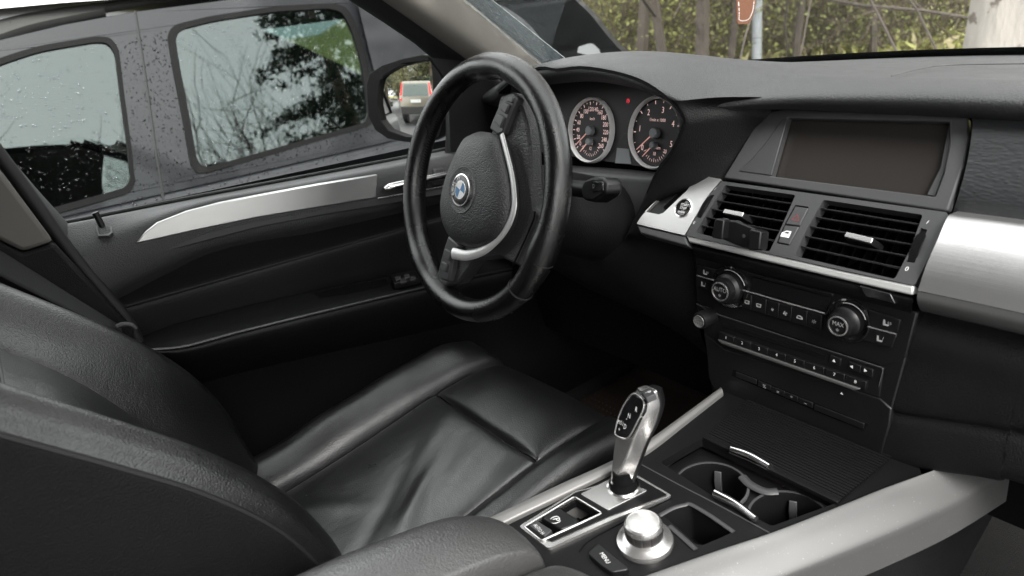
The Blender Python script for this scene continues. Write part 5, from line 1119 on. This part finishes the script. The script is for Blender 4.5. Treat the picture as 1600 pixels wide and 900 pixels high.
# positions by bearing from the car: (pixel column, distance)
def place(px, dist):
    d = ray(px, 40); d = d/np.hypot(d[0], d[1]); return np.array([CAM[0]+d[0]*dist, CAM[1]+d[1]*dist, 0.])
SH = [(905, 9.5, 2.0, .6, 6, 5, 2, 'straw-coloured'), (960, 8.5, 1.8, .7, 6, 4, 0, 'yellow-green'), (1010, 10.5, 2.8, .5, 5, 4, 2, 'bare brown'), (1060, 9.0, 2.2, .6, 6, 4, 4, 'olive'), (1130, 10.0, 2.6, .5, 5, 3, 0, 'thin yellow-green'), (1215, 8.8, 2.0, .6, 6, 5, 1, 'green'), (1265, 10.5, 2.6, .6, 6, 4, 0, 'bright yellow-green'), (1320, 8.6, 1.7, .8, 6, 3, 4, 'spreading olive'), (1385, 10.0, 2.4, .7, 6, 5, 0, 'dense yellow-green'), (1445, 8.9, 1.9, .8, 6, 4, 1, 'low green'), (1500, 10.2, 2.5, .6, 6, 4, 0, 'tall yellow-green'), (1580, 10.8, 2.4, .6, 5, 4, 2, 'straw-leaved'), (870, 11.0, 2.4, .6, 6, 5, 4, 'far olive'), (1170, 12.5, 3.0, .6, 6, 4, 0, 'far yellow-green')]
WHERE = ['nearest the dark bonnet', 'above the dial hood', 'left of the two trunks', 'in front of the trunks', 'just left of the post', 'just right of the post', 'second right of the post', 'with long bare twigs, mid windscreen', 'right of the windscreen middle', 'low before the black border', 'left of the pale trunk', 'behind the pale trunk', 'furthest left behind the bonnet', 'behind the grey post']
for i, (px, dist, h, spd, nst, nl, lm, adj) in enumerate(SH):
    shrub(f'{adj} shrub {WHERE[i]}', place(px, dist), h, spd, nst, nl, leafs[lm], 100+i)
for i, (px, dist, r_t, lab) in enumerate(((1090, 6.2, .085, 'brown trunk left of the brown tag, right one of a pair'), (1060, 6.5, .06, 'brown trunk left of the brown tag, left one of a pair'), (992, 7.0, .05, 'slim brown trunk above the speedometer'), (1134, 6.6, .035, 'thin brown trunk touching the brown tag'), (1238, 6.8, .04, 'slim brown trunk right of the grey post'), (1372, 7.2, .035, 'slim brown trunk above the screen\'s right half'))):
    shrub(lab, place(px, dist), 5.0, .06, 1, 1, leafs[4], 300+i, 'tree', r_t)
# pale trunk on the right
pt = place(1592, 5.2); pt_ = thing('pale_tree', 'thick pale barked tree at the right edge of the windscreen', 'tree', tuple(pt))
loops = []
for i, z in enumerate(np.linspace(-.1, 5, 22)):
    r = .27-.02*z+.12*math.exp(-z*4); loops.append([(pt[0]+r*(1+.06*math.sin(3*a+z*2)+.03*math.sin(7*a+z))*math.cos(a)+.04*math.sin(z), pt[1]+r*(1+.06*math.sin(3*a+z*2))*math.sin(a), z) for a in np.linspace(0, 6.283, 25)[:-1]])
loft('trunk', loops, pale, pt_)
for k in range(5):
    a = k*1.3; tube('limb', [(pt[0], pt[1], 3.2+.35*k), (pt[0]+math.cos(a)*.9, pt[1]+math.sin(a)*.9, 4.3+.3*k), (pt[0]+math.cos(a)*1.8, pt[1]+math.sin(a)*1.8, 5.6)], lambda t: .10-.07*t, pale, pt_, n=10, k=10)
lv = rng.normal(size=(900, 3))*np.array([1.3, 1.3, .7])+np.array([pt[0], pt[1], 5.6]); leafmesh('crown', lv, .07, leafs[1], pt_, 9)
# tall grass and undergrowth
gr = []
for i in range(9000):
    px = rng.uniform(820, 1680); dist = rng.uniform(6.5, 16); q = place(px, dist); gr.append(q+np.array([0, 0, rng.uniform(0, .55)+max(0, (dist-9)*.11)]))
gr = np.array(gr); o = leafmesh('undergrowth', gr[:5000], .05, leafs[0], None, 21, 4.5); tag(o, 'yellow-green tangled grass and undergrowth beyond the windscreen', 'undergrowth', kind='stuff')
o = leafmesh('dry_grass', gr[5000:], .045, leafs[2], None, 22, 5); tag(o, 'dry straw-coloured grass among the bushes beyond the windscreen', 'grass', kind='stuff')
# conifers on the far side of the car: they show as reflections in the neighbour's glass and in the mirror
def conifer(label, base, h, seed, R=2.2):
    r_ = np.random.default_rng(seed); t = thing('conifer', label, 'tree', tuple(base), 'conifers behind and beside the parked cars'); base = np.array(base, float)
    tube('trunk', [base, base+np.array([.1, 0, h*.5]), base+np.array([0, .1, h])], lambda s: .20-.17*s, bark, t, n=10, k=12)
    P_ = []
    for k in range(int(h*14)):
        z = h*(.05+.93*r_.random()); a = r_.random()*6.283; ln = R*(1.05-z/h)*(.6+.5*r_.random())
        for s in np.linspace(.1, 1, 90):
            P_.append(base+np.array([math.cos(a)*ln*s, math.sin(a)*ln*s, z-.12*ln*s])+r_.normal(size=3)*np.array([.12, .12, .045])*(1.2-s*.5))
    leafmesh('needles', P_, .05, leafs[3], t, seed, 3)
conifer('dark conifer reflected in the middle of the neighbour\'s front window', (5.0, -7.6, 0), 9, 41, 3.0)
conifer('dark conifer reflected at the front end of the neighbour\'s front window', (6.9, -9.2, 0), 9, 42, 3.2)
conifer('dark conifer reflected above the neighbour\'s wing', (9.0, -8.2, 0), 8, 46, 3.0)
conifer('low dark conifer reflected in the neighbour\'s rear window', (-.8, -13.5, 0), 4.2, 43, 2.2)
conifer('low dark conifer reflected at the back of the neighbour\'s rear window', (-3.2, -14.5, 0), 4.6, 47, 2.4)
conifer('dark conifer behind the estate car in the side mirror', (-13, 6.5, 0), 8, 44, 2.2)
conifer('tall dark conifer at the right of the side mirror', (-14, 2.2, 0), 9, 45, 2.6)
for i, (x_, y_, lm) in enumerate(((-15, 4.4, 4), (-16, 8.5, 2), (-15.5, 0.2, 4), (-12.5, 9.5, 0), (-17, 6.2, 1), (-16.5, 2.8, 0))):
    shrub(['olive tree right behind the estate car in the side mirror', 'straw-leaved tree at the left of the side mirror', 'olive tree at the right edge of the side mirror', 'yellow-green tree furthest left in the side mirror', 'green tree between the conifers in the side mirror', 'yellow-green tree behind the right conifer in the side mirror'][i], (x_, y_, 0), 4.6, .35, 4, 8, leafs[lm], 500+i, 'tree', .08, .05)
for i, (x_, y_, h_) in enumerate(((3.6, -13, 5.2), (-2.4, -10.5, 3.0))):
    shrub(['tall bare tree reflected beside the conifer in the neighbour\'s front window', 'bare bush reflected in the neighbour\'s rear window'][i], (x_, y_, 0), h_, .45, 3, 1, leafs[3], 700+i, 'tree', .05, .03)
